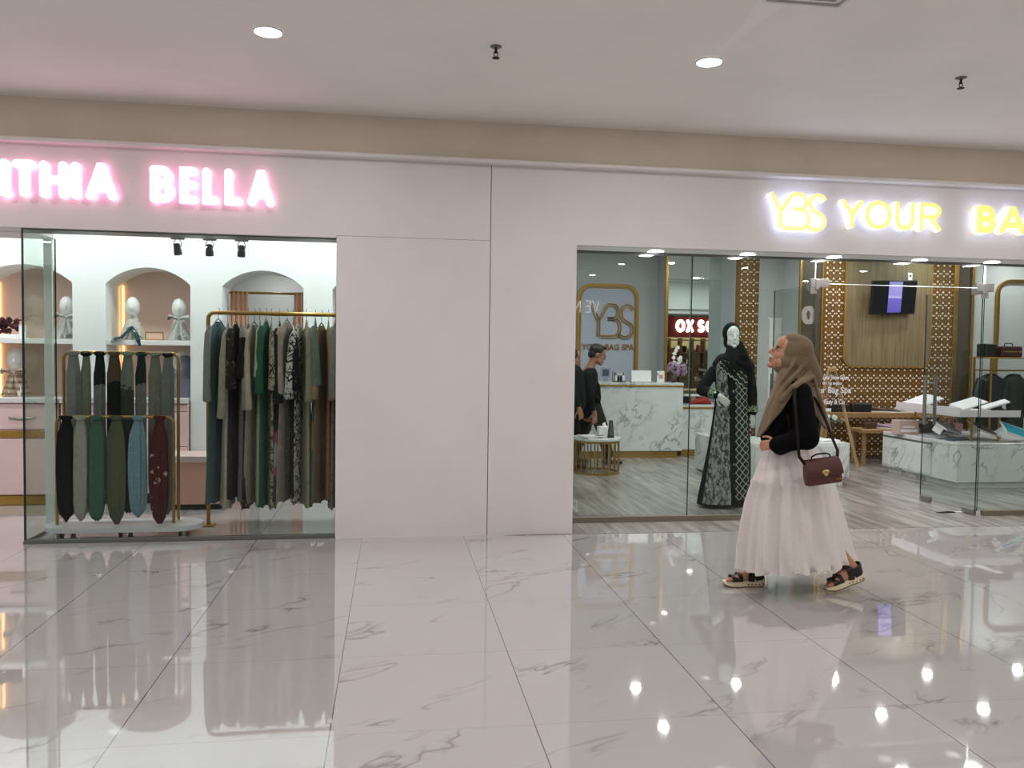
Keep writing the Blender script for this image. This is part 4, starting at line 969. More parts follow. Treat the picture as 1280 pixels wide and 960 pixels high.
b = MB(); b.tube([(cx+.11, cy2+.05, z0+.119), (cx+.1, cy2+.045, z0+.15), (cx+.12, cy2+.05, z0+.165)], [.03, .02, .004], 8); build('tissue', b, m_paper, t)
t = thing('sign_holder', 'black upright sign holder on the right of the coffee table', 'sign holder', (cx+.14, cy2-.14, z0)); b = MB(); b.prism([(cx+.10, z0), (cx+.175, z0), (cx+.155, z0+.21), (cx+.12, z0+.21)], cy2-.16, cy2-.12); build('holder', b, m_black, t, False)
b = MB(); b.prism([(cx+.115, z0+.03), (cx+.16, z0+.03), (cx+.147, z0+.19), (cx+.127, z0+.19)], cy2-.163, cy2-.1605); build('printed_face', b, mat('grey card', (90, 92, 96), .4), t, False)
# ------------------------------------------------------------------ television, wood panel, benches
LY = 10.674
x0, x1, z0 = ax(1056, 400, LY), ax(1160, 440, LY), az(1110, 457.5, LY)
b = MB(); r = .13; b.prism(arc(x0+r, z0+r, r, r, 180, 270, 8)+arc(x1-r, z0+r, r, r, 270, 360, 8)+[(x1, 2.97), (x0, 2.97)], LY-.035, LY)
tag(build('wood_panel', b, m_panel, loc=((x0+x1)/2, LY, z0), smooth=False), 'grained wood wall panel with rounded lower corners behind the television', 'wall panel')
b = MB(); a_ = arc(x0+r, z0+r, r+.012, r+.012, 180, 270, 8)+arc(x1-r, z0+r, r+.012, r+.012, 270, 360, 8); stroke(b, [(x0-.012, 2.97)]+a_+[(x1+.012, 2.97)], .022, LY-.03, LY-.001); tag(build('panel_edging', b, m_goldm, loc=(x0, LY, z0), smooth=False), 'thin gold edging around the wood wall panel', 'edging')
TY = LY-.16; xa, xb, za, zb = ax(1086, 372, TY), ax(1147, 372, TY), az(1117, 393, TY), az(1117, 350.5, TY); cx, cz = (xa+xb)/2, (za+zb)/2; w, h = (xb-xa)/2-.02, (zb-za)/2
t = thing('television', 'black flat television showing a violet picture on the wood panel', 'television', (cx, TY, cz)); T = TR(cx, TY, cz) @ RX(.14) @ RY(-.03) @ RZ(.06)
b = MB(); b.box((-w, -.02, -h), (w, .025, h), .006); b.box((-w*.5, .02, -h*.6), (w*.5, .05, h*.5), .01); build('casing', moved(b, T), m_black, t, False)
b = MB(); b.box((-w+.012, -.0215, -h+.02), (w-.012, -.0202, h-.012)); build('dark_screen', moved(b, T), mat('screen glass', (6, 6, 9), .1), t, False)
m_pic, t_, b_ = nt('violet picture'); g = t_.nodes.new('ShaderNodeSeparateXYZ'); L(t_, coords(t_), g.inputs[0])
b_.inputs['Base Color'].default_value = (0, 0, 0, 1); b_.inputs['Emission Strength'].default_value = 1.0
L(t_, ramp(t_, math_(t_, 'MULTIPLY_ADD', g.outputs[2], 2.2, .5), [(0, lin((92, 84, 176))), (.46, lin((112, 104, 196))), (.5, lin((196, 188, 240))), (.56, lin((150, 144, 222))), (1, lin((170, 166, 232)))]).outputs[0], b_.inputs['Emission Color'])
b = MB(); b.box((-w*.27, -.0235, -h*.88), (w*.33, -.022, h*.93)); build('lit_picture', moved(b, T), m_pic, t, False)
b = MB(); b.box((cx-.12, TY+.06, cz-.1), (cx+.12, TY+.125, cz+.1), .004); b.tube([(cx, TY+.02, cz), (cx, TY+.08, cz)], .03, 10); build('bracket', b, m_black, t, False)
x = ax(1137, 350, LY-.04); b = MB(); b.box((x-.035, LY-.055, 2.53), (x+.035, LY-.0355, 2.64), .008); t = tag(build('wall_socket', b, m_white, loc=(x, LY-.045, 2.53), smooth=False), 'small white socket plate above the right corner of the television', 'socket')
b = MB(); b.lathe([(.001, 0), (.015, 0), (.015, .004), (.001, .004)], (x, LY-.0555, 2.595), 12, Matrix.Rotation(PI/2, 3, 'X')); build('outlet', b, m_joint, t)
def bench(label, x0, x1, y0, y1, z, th):
    t = thing('wooden_bench', label, 'bench', ((x0+x1)/2, (y0+y1)/2, 0), 'wooden display benches')
    b = MB(); b.box((x0, y0, z-th), (x1, y1, z), .006); build('board', b, m_oak, t, False)
    for x in (x0+.06, x1-.06):
        for y in (y0+.05, y1-.05): b = MB(); b.box((x-.022, y-.022, 0), (x+.022, y+.022, z-th-.0005), .003); build('leg', b, m_oak, t, False)
zA, zB = az(1100, 515.5, 10.3), az(1100, 535.5, 10.02)
bench('upper wooden display bench against the gold lattice', 5.75, 7.7, 10.22, 10.6, zA, .07); bench('lower wooden display bench in front of the upper one', 6.1, 7.6, 9.86, 10.2, zB, .05)
m_br = mat('brown leather', (74, 50, 34), .5, var=.2); m_bk = mat('black leather', (20, 19, 19), .45); m_mauve = mat('mauve leather', (150, 122, 140), .5, var=.15); m_wht = mat('white leather', (206, 208, 214), .5, var=.08)
def shoe(x, y, z, m, label, rz=0, s=1.0, group=None, sole=m_white):
    t = thing('shoe', label, 'shoe', (x, y, z), group); R = Matrix.Rotation(rz, 3, 'Z'); o = Vector((x, y, z))
    b = MB(); rings = []
    for u, w, h in ((0, .022, .055), (.12, .034, .062), (.35, .036, .052), (.6, .042, .04), (.85, .038, .028), (1, .012, .014)):
        rings.append([R @ Vector(((u-.5)*.26*s, w*s*math.cos(2*PI*k/14), .012+max(0, h*s*(.5+.5*math.sin(2*PI*k/14)))))+o for k in range(14)])
    b.loft(rings); build('upper', b, m, t)
    b = MB(); b.prism([((u-.5)*.265*s, v*s) for u, v in ((0, -.024), (.15, -.035), (.4, -.034), (.7, -.042), (.9, -.036), (1, -.01), (1, .01), (.9, .036), (.7, .042), (.4, .034), (.15, .035), (0, .024))], 0.001, .0135, None, TR(*o) @ RZ(rz) @ Matrix(((1, 0, 0, 0), (0, 0, 1, 0), (0, 1, 0, 0), (0, 0, 0, 1)))); build('sole', b, sole, t, False)
def handbag(x, y, z, w, d, h, m, label, rz=0, group=None, fl=1):
    t = thing('handbag', label, 'bag', (x, y, z), group); R = Matrix.Rotation(rz, 3, 'Z'); o = Vector((x, y, z)); b = MB(); rings = []
    for u in (0, .04, .5, .9, 1): k = (1, 1.04, 1, .8, .7)[(0, .04, .5, .9, 1).index(u)]; rings.append([R @ Vector((px*(1+.0*u), py*k, u*h))+o for px, py in rrect(-w/2, -d/2, w/2, d/2, d*.25, 4)])
    b.loft(rings); build('body', b, m, t)
    b = MB(); b.tube([R @ Vector((w*.28*math.cos(a), 0, h-.005+.45*w*math.sin(a)))+o for a in [PI*k/10 for k in range(11)]], .006, 8); build('handle', b, m, t)
    if fl: b = MB(); b.box((-w*.47, -d*.56, h*.45), (w*.47, -d*.50, h*.97), .004); b.v = [R @ p+o for p in b.v]; build('flap', b, m, t, False)
zu = zA+.001; zl = zB+.001
handbag(6.06, 10.38, zu, .26, .12, .10, m_bk, 'black handbag on the upper bench just right of the easel', .1); handbag(6.38, 10.38, zu, .28, .13, .12, m_bk, 'second black handbag on the upper bench, left of the brown pair', -.1)
shoe(6.66, 10.38, zu, m_br, 'tall brown shoe on the upper bench left of the white trainers', -.2, 1.15); shoe(6.80, 10.32, zu, m_br, 'brown shoe turned to the front on the upper bench', -1.0)
g = 'white trainers on the upper bench'
for k, (dx, dy, rz) in enumerate(((0, 0, .3), (.13, -.04, -.4), (.26, .02, .2), (.38, -.03, -.6))): shoe(6.98+dx, 10.36+dy, zu, m_wht, ('leftmost', 'second', 'third', 'rightmost')[k]+' white trainer on the upper wooden bench', rz, .95, g)
handbag(6.3, 10.02, zl, .17, .1, .08, m_br, 'small dark brown bag at the left of the lower bench', .1)
for k in range(3): shoe(6.52+.13*k, 10.0, zl, m_mauve, ('left', 'middle', 'right')[k]+' mauve shoe of three on the lower wooden bench', -.8+.3*k, .9, 'mauve shoes on the lower bench')
for k in range(3): shoe(6.92+.14*k, 10.02, zl, m_bk if k % 2 else m_br, ('left dark brown', 'middle black', 'right dark brown')[k]+' shoe of three at the right of the lower bench', -.6+.4*k, .9, 'dark shoes on the lower bench')
# ------------------------------------------------------------------ easel with clear sign
t = thing('easel', 'pale wooden easel holding a clear round sign beside the benches', 'easel', (5.85, 9.75, 0)); EYs = 9.72
ex = ax(1040, 470, EYs); zs_, ze = az(1050, 452, EYs), .0; legR = ax(1072.5, 580, EYs)
b = MB(); b.tube([(ex+.05, EYs+.03, az(1045, 462, EYs)), (legR, EYs, .004)], .022, 4, flat=.7); build('leg', b, m_wood, t, False)
b = MB(); b.tube([(ex-.03, EYs+.03, az(1045, 462, EYs)), (ex-.32, EYs, .004)], .022, 4, flat=.7); build('leg', b, m_wood, t, False)
b = MB(); b.tube([(ex+.01, EYs+.06, az(1045, 462, EYs)), (ex+.02, EYs+.34, .004)], .02, 4, flat=.7); build('leg', b, m_wood, t, False)
zl_ = az(1050, 525, EYs); b = MB(); b.box((ex-.27, EYs-.035, zl_-.018), (ex+.18, EYs-.012, zl_+.018), .003); build('ledge', b, m_wood, t, False)
b = MB(); b.box((ex-.03, EYs-.0, az(1045, 462, EYs)-.03), (ex+.06, EYs+.05, az(1045, 462, EYs)+.03), .004); build('head_block', b, m_wood, t, False)
zc_ = az(1040, 492, EYs); rr = .235; xc = ax(1037, 490, EYs); t = thing('clear_sign', 'clear round acrylic sign with white script lettering, standing on the easel', 'sign', (xc, EYs-.06, zl_+.019))
m_acr = glass('clear acrylic', (246, 244, 242))
b = MB(); b.prism(arc(xc, zc_, rr, zc_-zl_-.0195, 0, 355, 47), EYs-.048, EYs-.04); build('disc', b, m_acr, t, False)
b = MB()
for body, px0, px1, py, sz in (('Natural Shoe Salon', 1021, 1061, 474, .075), ('the 1st indoor', 1028, 1053, 480.5, .05), ('Your Bag Spa', 1012, 1064, 491, .11), ('Easy & Co', 1030, 1056, 505, .085)):
    q = text(body, sz, .001, .0015); wx = max(p.x for p in q.v); X0 = ax(px0, py, EYs-.05); X1 = ax(px1, py, EYs-.05); k = (X1-X0)/wx
    q = moved(q, TR(X0, EYs-.05, az(px0, py, EYs-.05)) @ Matrix.Diagonal((k, 1, 1, 1))); b.add(q.v, q.f)
X0 = ax(1028, 512, EYs-.05); b.box((X0, EYs-.051, az(1040, 514, EYs)), (X0+.12, EYs-.0485, az(1040, 510, EYs)))
build('white_lettering', b, m_paper, t, False)
x = ax(1040, 523, EYs-.1); z = az(1040, 523, EYs-.1); t = thing('flower_spray', 'small white flower spray with green leaves fixed under the clear sign', 'flowers', (x, EYs-.08, z)); b = MB(); b2 = MB(); rnd = random.Random(5)
for k in range(46):
    d = Vector((rnd.gauss(0, 1), -abs(rnd.gauss(0, 1)), rnd.gauss(0, .8))).normalized(); petal(b, Vector((x+(k % 3-1)*.045, EYs-.075, z+.01*(k % 2)))+d*.035, d, .02, 5)
for k in range(16):
    d = Vector((rnd.uniform(-1, 1), -.4, rnd.uniform(-1, .1))).normalized(); c = Vector((x+rnd.uniform(-.05, .05), EYs-.07, z)); w = d.cross(Vector((0, 1, .2))).normalized()*.014
    b2.add([c, c+d*.06+w, c+d*.13, c+d*.06-w, c+d*.06+Vector((0, -.006, 0))], [[0, 1, 4], [1, 2, 4], [2, 3, 4], [3, 0, 4], [0, 3, 2, 1]])
build('blossoms', b, mat('ivory petals', (222, 224, 214), .7), t, False); build('leaves', b2, mat('sage leaf', (70, 88, 62), .6), t, False)
# ------------------------------------------------------------------ marble display island with raised tray
IX, IY0, IY1, IX1 = 6.13, 8.08, 9.45, 7.7; zt = .48
t = thing('display_island', 'large white marble drawer island in the right of the bag spa', 'display island', (6.9, 8.7, 0))
b = MB(); b.box((IX, IY0, .075), (IX1, IY1, zt), .004); build('carcass', b, m_cm, t, False)
b = MB(); b.box((IX+.06, IY0+.04, .004), (IX1-.06, IY1-.05, .0745)); build('plinth', b, m_marb, t, False)
b = MB(); b.box((IX+.0, IY0, zt+.0005), (IX1, IY1, zt+.03), .004); build('top', b, m_marb2, t, False)
for y0, y1 in ((IY0+.42, IY0+.95), (IY0+.955, IY1-.02)):
    b = MB(); b.box((IX-.012, y0, .10), (IX-.0005, y1, zt-.035), .002); d = build('drawer', b, m_cm, t, False)
    b = MB(); b.box((IX-.0125, y0, zt-.033), (IX-.001, y1, zt-.012)); build('finger_groove', b, m_chan, d, False)
zt += .031
t = thing('raised_tray', 'raised white display tray on gold legs above the marble island', 'display stand', (6.7, 8.6, zt)); TX0, TX1, TY0, TY1 = ax(1192, 515, 8.25), 6.95, 8.15, 9.3; tz = az(1200, 521, 8.2)
b = MB(); b.box((TX0, TY0, tz), (TX1, TY1, tz+.045), .003); build('shelf', b, mat('pale pink board', (218, 208, 214), .45), t, False)
b = MB(); b.box((TX0, TY0, tz+.0455), (TX0+.012, TY1, tz+.10)); b.box((TX0+.012, TY0, tz+.0455), (TX1, TY0+.012, tz+.075)); build('rim', b, mat('pale pink rim', (222, 212, 218), .45), t, False)
for x in (ax(1214, 550, TY0+.08), ax(1248, 550, TY0+.08)):
    for y in (TY0+.08, TY1-.08): b = MB(); b.tube([(x, y, zt), (x, y, tz-.0005)], .014, 10); build('leg', b, m_gold, t)
tz += .0465
def wedge(label, x, y, z, w, d, lift, m, rz=0, tx=.25):
    """framed picture board propped up on a slant"""
    t = thing('picture_board', label, 'board', (x, y, z), 'boards on the marble island'); T = TR(x, y, z+d/2*math.sin(tx)) @ RX(tx) @ RZ(rz) @ RY(-math.atan2(lift, w))
    b = MB(); b.box((0, -d/2, .012), (w, d/2, .03), .002); build('board', moved(b, T), m_paper, t, False); b = MB(); b.box((.012, -d/2+.012, .0305), (w-.012, d/2-.012, .033)); build('printed_face', moved(b, T), m, t, False)
    b = MB(); b.box((w-.05, -d/4, -lift*.6), (w-.04, d/4, .012)); b.box((0.0, -d/2, 0.0005), (.02, d/2, .0115)); build('prop', moved(b, T), m_paper, t, False)
pr1 = pattern('charcoal photo print', (60, 64, 70), 'blotch', ((196, 196, 200), (20, 20, 22)), 12, .42, .3); pr2 = mat('white print', (222, 220, 226), .3); pr3 = mat('khaki print', (96, 98, 84), .35); pr4 = mat('straw print', (178, 160, 122), .4); pr5 = mat('turquoise print', (30, 150, 176), .35); pr6 = mat('rose print two', (192, 160, 156), .4); pr7 = mat('plum print', (70, 40, 48), .4)
wedge('white sloping board at the far left corner of the raised tray', TX0+.02, 9.0, tz, .30, .34, .11, pr2, 0, .1); paper_item('magazine', 'straw coloured magazine lying flat on the raised tray', 'magazine', TX0+.42, 9.05, tz, .2, .28, .012, pr4, .1)
paper_item('magazine', 'magazine with black and white photo cover on the raised tray', 'magazine', TX0+.30, 8.66, tz, .28, .24, .012, pr1, .35); wedge('white sloping board in the middle of the raised tray', TX0+.16, 8.42, tz, .36, .2, .07, pr2, .2)
paper_item('magazine', 'khaki covered magazine at the front of the raised tray', 'magazine', TX0+.42, 8.30, tz, .22, .2, .012, pr3, .1); wedge('white board tilted up at the right front corner of the raised tray', TX0+.34, 8.24, tz+.013, .30, .1, .10, pr2, -.05)
t = thing('acrylic_box', 'clear pink tinted box of samples at the left end of the island', 'box', (6.3, 9.12, zt)); b = MB(); xq = ax(1119, 535, 9.1); b.box((xq, 9.02, zt), (xq+.26, 9.18, zt+.17), .004); build('box', b, mat('rose packaging', (196, 172, 162), .25), t, False); b = MB(); b.box((xq+.02, 9.015, zt+.03), (xq+.24, 9.0195, zt+.06)); b.box((xq+.05, 9.015, zt+.08), (xq+.2, 9.0195, zt+.10)); build('printed_band', b, m_paper, t, False)
x = ax(1150, 530, 9.3); t = thing('tape_roll', 'white paper roll lying behind the clear sample box', 'roll', (x, 9.32, zt)); b = MB(); b.lathe([(.03, -.05), (.075, -.05), (.075, .05), (.03, .05), (.03, -.05)], (x, 9.34, zt+.076), 28, Matrix.Rotation(PI/2, 3, 'X')); build('roll', b, m_paper, t); b = MB(); b.lathe([(.026, -.051), (.0295, -.051), (.0295, .051), (.026, .051), (.026, -.051)], (x, 9.34, zt+.076), 20, Matrix.Rotation(PI/2, 3, 'X')); build('core', b, m_wood, t)
plast = pattern('clear wrapped print', (176, 176, 180), 'blotch', ((96, 62, 70), (232, 232, 236)), 12, .4, .12); plast2 = pattern('dark teal wrapped print', (30, 54, 66), 'blotch', ((170, 190, 196),), 14, .36, .12)
def pouch(label, x, y, z, w, d, m, rz):
    t = thing('wrapped_pouch', label, 'pouch', (x, y, z), 'plastic wrapped pouches on the island'); R = Matrix.Rotation(rz, 3, 'Z'); rnd = random.Random(label); n = 10; V = []
    for s in (0, 1):
        for i in range(n+1):
            for j in range(n+1):
                u, v = i/n, j/n; e = min(u, 1-u, v, 1-v)*5; hh = .002+(.022*min(1, e)+rnd.uniform(0, .006))*(1 if s else 0); V.append(R @ Vector(((u-.5)*w, (v-.5)*d, hh))+Vector((x, y, z)))
    k = (n+1)**2; F = []
    for i in range(n):
        for j in range(n): a = i*(n+1)+j; F += [[a, a+n+1, a+n+2, a+1][::-1], [k+a, k+a+n+1, k+a+n+2, k+a+1]]
    bd = [i*(n+1) for i in range(n)]+[n*(n+1)+j for j in range(n)]+[(n-i)*(n+1)+n for i in range(n)]+[n-j for j in range(n)]
    for a, c in zip(bd, bd[1:]+bd[:1]): F.append([a, c, k+c, k+a])
    b = MB(); b.add(V, F); build('pouch', b, m, t)
    b = MB(); b.box((-w*.5, -d*.5-.012, .0), (w*.5, -d*.5, .004)); b.v = [R @ p+Vector((x, y, z)) for p in b.v]; build('sealed_edge', b, m_paper, t, False)
pouch('silver wrapped pouch lying left on the marble island', IX+.24, 8.80, zt, .34, .26, plast, .25); pouch('silver wrapped pouch with plum print behind the left one', IX+.50, 8.98, zt, .34, .26, plast, -.2); pouch('dark teal wrapped pouch at the front of the marble island', IX+.26, 8.42, zt, .36, .26, plast2, .2)
wedge('grey sloping board under the raised tray, between the pouches', IX+.42, 8.72, zt+.027, .34, .22, .13, mat('grey board', (150, 148, 150), .4), PI+.3, .5)
wedge('plum coloured board lying under the raised tray', IX+.78, 8.5, zt, .34, .24, .12, pr7, PI, .4); wedge('turquoise and rose board leaning at the right of the island', IX+.98, 8.26, zt, .42, .16, .16, pr5, PI, .8); paper_item('magazine', 'rose coloured booklet lying in front of the turquoise board', 'booklet', IX+1.0, 8.2, zt, .34, .12, .012, pr6, 0)
for k, (dx, dy) in enumerate(((.44, 9.2), (.62, 9.24), (.82, 9.22))):
    handbag(IX+dx, dy, zt, .16, .1, .12, (pr7, m_bk, mat('dusty rose leather', (150, 104, 108), .5))[k], ('plum', 'black', 'dusty rose')[k]+' small bag at the back of the island under the tray', .2*k-.1, 'small bags on the island')
# ------------------------------------------------------------------ gold shelf rack with hanging jackets
RY0 = 10.05; x0 = ax(1227, 445, RY0); x1 = x0+.95; zr = az(1250, 446.5, RY0)
t = thing('gold_rack', 'gold clothes rack with a shelf on top at the right edge of the bag spa', 'clothes rack', (x0+.5, RY0, 0))
b = MB(); b.box((x0-.05, RY0-.18, zr-.02), (x1, RY0+.2, zr), .003); build('shelf', b, m_goldm, t, False)
for x in (x0+.03, x1-.03):
    for y in (RY0-.15, RY0+.17): b = MB(); b.box((x-.012, y-.012, 0), (x+.012, y+.012, zr-.0205), .002); build('post', b, m_gold, t, False)
b = MB(); zrail = az(1250, 463, RY0); b.tube([(x0+.03, RY0, zrail), (x1-.03, RY0, zrail)], .011, 10); b.tube([(x0+.03, RY0-.15, zrail), (x0+.03, RY0+.17, zrail)], .009, 8); b.tube([(x1-.03, RY0-.15, zrail), (x1-.03, RY0+.17, zrail)], .009, 8); build('hanging_rail', b, m_gold, t)
xb_ = ax(1233, 435, RY0); t = thing('speaker_box', 'black box at the left end of the gold rack shelf', 'box', (xb_, RY0, zr)); b = MB(); b.box((xb_-.075, RY0-.1, zr+.001), (xb_+.085, RY0+.1, zr+.18), .012); build('case', b, m_black, t, False); b = MB(); b.lathe([(.002, 0), (.045, 0), (.05, .004)], (xb_, RY0-.1, zr+.09), 20, Matrix.Rotation(PI/2, 3, 'X')); build('grille', b, m_rubber, t)
xb_ = ax(1260, 435, RY0); t = thing('boxy_handbag', 'dark burgundy boxy handbag on the gold rack shelf', 'bag', (xb_, RY0, zr)); b = MB(); b.box((xb_-.15, RY0-.08, zr+.001), (xb_+.17, RY0+.08, zr+.15), .02); build('body', b, mat('burgundy leather', (58, 22, 24), .3), t, False); b = MB(); b.tube([(xb_-.06, RY0, zr+.148), (xb_-.05, RY0, zr+.19), (xb_+.06, RY0, zr+.19), (xb_+.07, RY0, zr+.148)], .007, 8); build('handle', b, mat('burgundy leather two', (50, 18, 22), .35), t); b = MB(); b.box((xb_-.13, RY0-.087, zr+.07), (xb_+.15, RY0-.0805, zr+.085)); build('trim_bar', b, m_gold, t, False)
def jacket(px, label, m, wd):
    x = ax(px, 500, RY0); zt_ = zrail-.045; t = thing('jacket', label, 'jacket', (x, RY0, zt_-.85), 'jackets on the gold rack'); b = MB(); rings = []
    for u, w, d in ((0, .05, .04), (.03, .1, .06), (.09, wd, .085), (.14, wd*1.05, .09), (.4, wd*.95, .09), (1, wd*1.02, .10)):
        rings.append([Vector((x+w*math.cos(2*PI*k/28), RY0+d*math.sin(2*PI*k/28)*(1+.08*math.sin(6*2*PI*k/28)), zt_-.8*u)) for k in range(28)])
    b.loft(rings); build('body', b, m, t)
    for s in (-1, 1): b = MB(); b.tube([(x+s*wd*.8, RY0-.01, zt_-.08), (x+s*wd*1.12, RY0-.02, zt_-.25), (x+s*wd*1.18, RY0-.04, zt_-.6)], [.055, .055, .045], 12); build('sleeve', b, m, t)
    b = MB(); b.tube([(x, RY0, zt_), (x, RY0, zrail-.012), (x+.012, RY0+.013, zrail), (x, RY0+.005, zrail+.0145)], .003, 6); build('hanger', b, m_steel, t)
    b = MB(); b.tube([(x-.05, RY0-.045, zt_-.01), (x, RY0-.085, zt_-.12), (x+.05, RY0-.045, zt_-.01)], .012, 8); build('collar', b, m, t)
jacket(1237, 'shiny black quilted jacket, left one on the gold rack', mat('shiny black quilt', (36, 38, 42), .26, bmp=.4, bscale=18), .19); jacket(1266, 'matt dark green jacket, right one on the gold rack', mat('dark green twill', (40, 46, 43), .8), .15)
b = MB(); x0f, zt_ = ax(1246, 400, 10.68), az(1280, 352, 10.68); stroke(b, [(x0f, .02)]+[(x0f+.2-.2*math.cos(a*PI/20), zt_-.2+.2*math.sin(a*PI/20)) for a in range(11)]+[(x0f+1.4, zt_)], .045, 10.655, 10.699); tag(build('wall_frame', b, m_gold, loc=(x0f, 10.68, .02), smooth=False), 'tall gold rounded frame on the grey wall behind the gold rack', 'frame')
# folded strip on the floor by the door
x, y = 5.18, 6.86; t = thing('floor_strip', 'thin black and white folded strip lying on the floor by the glass door', 'strip', (x, y, .004)); b = MB(); b.prism([(x-.16, .0045), (x+.02, .0045), (x+.02, .012), (x-.05, .018), (x-.16, .009)], y-.012, y+.012); build('black_end', b, m_black, t, False); b = MB(); b.prism([(x+.0205, .0045), (x+.17, .0045), (x+.17, .01), (x+.0205, .012)], y-.012, y+.012); build('white_end', b, m_paper, t, False)
# ================================================================== PEOPLE AND MANNEQUIN
def ribbon(b, pts, wdir, w, th):
    """flat strap of width w (along wdir) and thickness th"""
    pts = [Vector(p) for p in pts]; n = len(pts); rings = []; wd = Vector(wdir).normalized()
    for i, p in enumerate(pts):
        d = (pts[min(i+1, n-1)]-pts[max(i-1, 0)]).normalized(); nn = d.cross(wd); nn = nn.normalized() if nn.length > 1e-5 else Vector((0, 0, 1)); ww = nn.cross(d).normalized()
        rings.append([p+ww*w/2+nn*th/2, p-ww*w/2+nn*th/2, p-ww*w/2-nn*th/2, p+ww*w/2-nn*th/2])
    b.loft(rings)
def head_shape(b, T, ears=True, chin=1.0):
    """face looking along -X in its own frame"""
    R = T.to_3x3()
    e = lambda c, r, n=16: b.ell(T @ Vector(c), r, R, n)
    e((.012, 0, .028), (.092, .073, .088), 24); e((-.028, 0, -.03), (.062, .057, .085), 20); e((-.04, 0, -.083), (.042, .043, .034)); e((-.078, 0, -.105), (.021, .023, .018)); e((-.062, 0, .045), (.034, .05, .05))
    for s in (-1, 1):
        e((-.055, s*.033, -.035), (.026, .022, .026)); e((-.03, s*.04, -.07), (.04, .02, .03)); e((-.099, s*.010, -.036), (.010, .008, .008))
        if ears: e((.012, s*.074, -.012), (.02, .009, .031))
    e((-.079, 0, .021), (.015, .042, .012)); b.cap(T @ Vector((-.086, 0, .014)), T @ Vector((-.110, 0, -.028)), .010, .0125)
    e((-.092, 0, -.062), (.014, .023, .008)); e((-.088, 0, -.077), (.013, .02, .008))
    b.cap(T @ Vector((.022, 0, -.06)), T @ Vector((.035, 0, -.17)), .054, .056)
m_eye = mat('eye white', (170, 164, 158), .4)
def face_parts(root, T, sides=(-1, 1), lip=None):
    R = T.to_3x3()
    for s in sides:
        b = MB(); b.ell(T @ Vector((-.0755, s*.031, .0005)), (.010, .0115, .0075), R, 14); o = build('eye', b, m_eye, root)
        b = MB(); b.ell(T @ Vector((-.0815, s*.0315, .0005)), (.006, .0075, .0075), R, 12); build('iris', b, m_hair, o)
        b = MB(); b.tube([T @ Vector(p) for p in ((-.084, s*.014, .0155), (-.087, s*.03, .021), (-.078, s*.046, .0165))], [.003, .004, .002], 8); build('eyebrow', b, m_hair, root)
        b = MB(); b.tube([T @ Vector(p) for p in ((-.083, s*.018, .006), (-.086, s*.031, .0105), (-.078, s*.044, .005))], [.002, .004, .002], 6); build('eyelid', b, m_hair, root)
    b = MB(); b.ell(T @ Vector((-.0935, 0, -.0645)), (.011, .0215, .0055), R, 14); b.ell(T @ Vector((-.0915, 0, -.0755)), (.0105, .018, .006), R, 14); build('lips', b, lip or m_lip, root)
def hand(b, wrist, fwd, up, side, sc=1.0, curl=(.35, .5, .4), spread=.5, left=1):
    """palm, four jointed fingers and a thumb; fwd = finger direction, up = back of the hand"""
    wrist = Vector(wrist); f = Vector(fwd).normalized(); u = Vector(up); u = (u-f*u.dot(f)).normalized(); s = f.cross(u).normalized()*side
    P = lambda a, c, d: wrist+f*a*sc+s*c*sc+u*d*sc
    b.cap(P(-.03, 0, 0), P(.02, 0, 0), .024*sc, .026*sc)
    for c in (-.026, -.009, .009, .026): b.cap(P(.01, c*.75, 0), P(.078, c, .002), .015*sc, .0115*sc)
    for k, (c, ln) in enumerate(((.029, .066), (.010, .076), (-.010, .072), (-.028, .056))):
        p = P(.082, c, .001); a = 0
        for j, q in enumerate((.46, .3, .24)):
            a += curl[j]; d = f*math.cos(a)-u*math.sin(a)+s*(c*spread*2.0); e = p+d.normalized()*ln*q*sc; b.cap(p, e, (.0095-.001*j)*sc, (.0088-.001*j)*sc, 10); p = e
    p = P(.018, .026, -.006)
    for d, ln, r in ((f*.7+s*.75-u*.25, .042, .0115), (f*.9+s*.35-u*.3, .032, .0105), (f+s*.05-u*.25, .026, .0092)):
        e = p+d.normalized()*ln*sc; b.cap(p, e, r*sc, r*.92*sc, 10); p = e
def outline_loft(b, rows, Yc, hy, n=64, fold=None, mix=None, close_in=0, sup=1.0):
    """rings that fill a silhouette: rows = [(py, left px, right px)], hy = half depth per row"""
    rings = []; m_ = at((rows[0][1]+rows[0][2])/2, rows[0][0], Yc); u_ = Vector((m_.x, m_.y, 0)).normalized()      # depth is laid off along the line of sight
    for i, (py, l, r) in enumerate(rows):
        v = i/(len(rows)-1); q = []
        for k in range(n):
            a = 2*PI*k/n; f = fold(a, v) if fold else 0; ca, sa = math.cos(a), math.sin(a)
            px = (l+r)/2+(r-l)/2*(abs(ca)**sup)*(1 if ca > 0 else -1)*(1+f)
            q.append(at(px, py+(mix(a, v) if mix else 0), Yc)+u_*hy[i]*sa*(1+f))
        rings.append(q)
    b.loft(rings); return rings
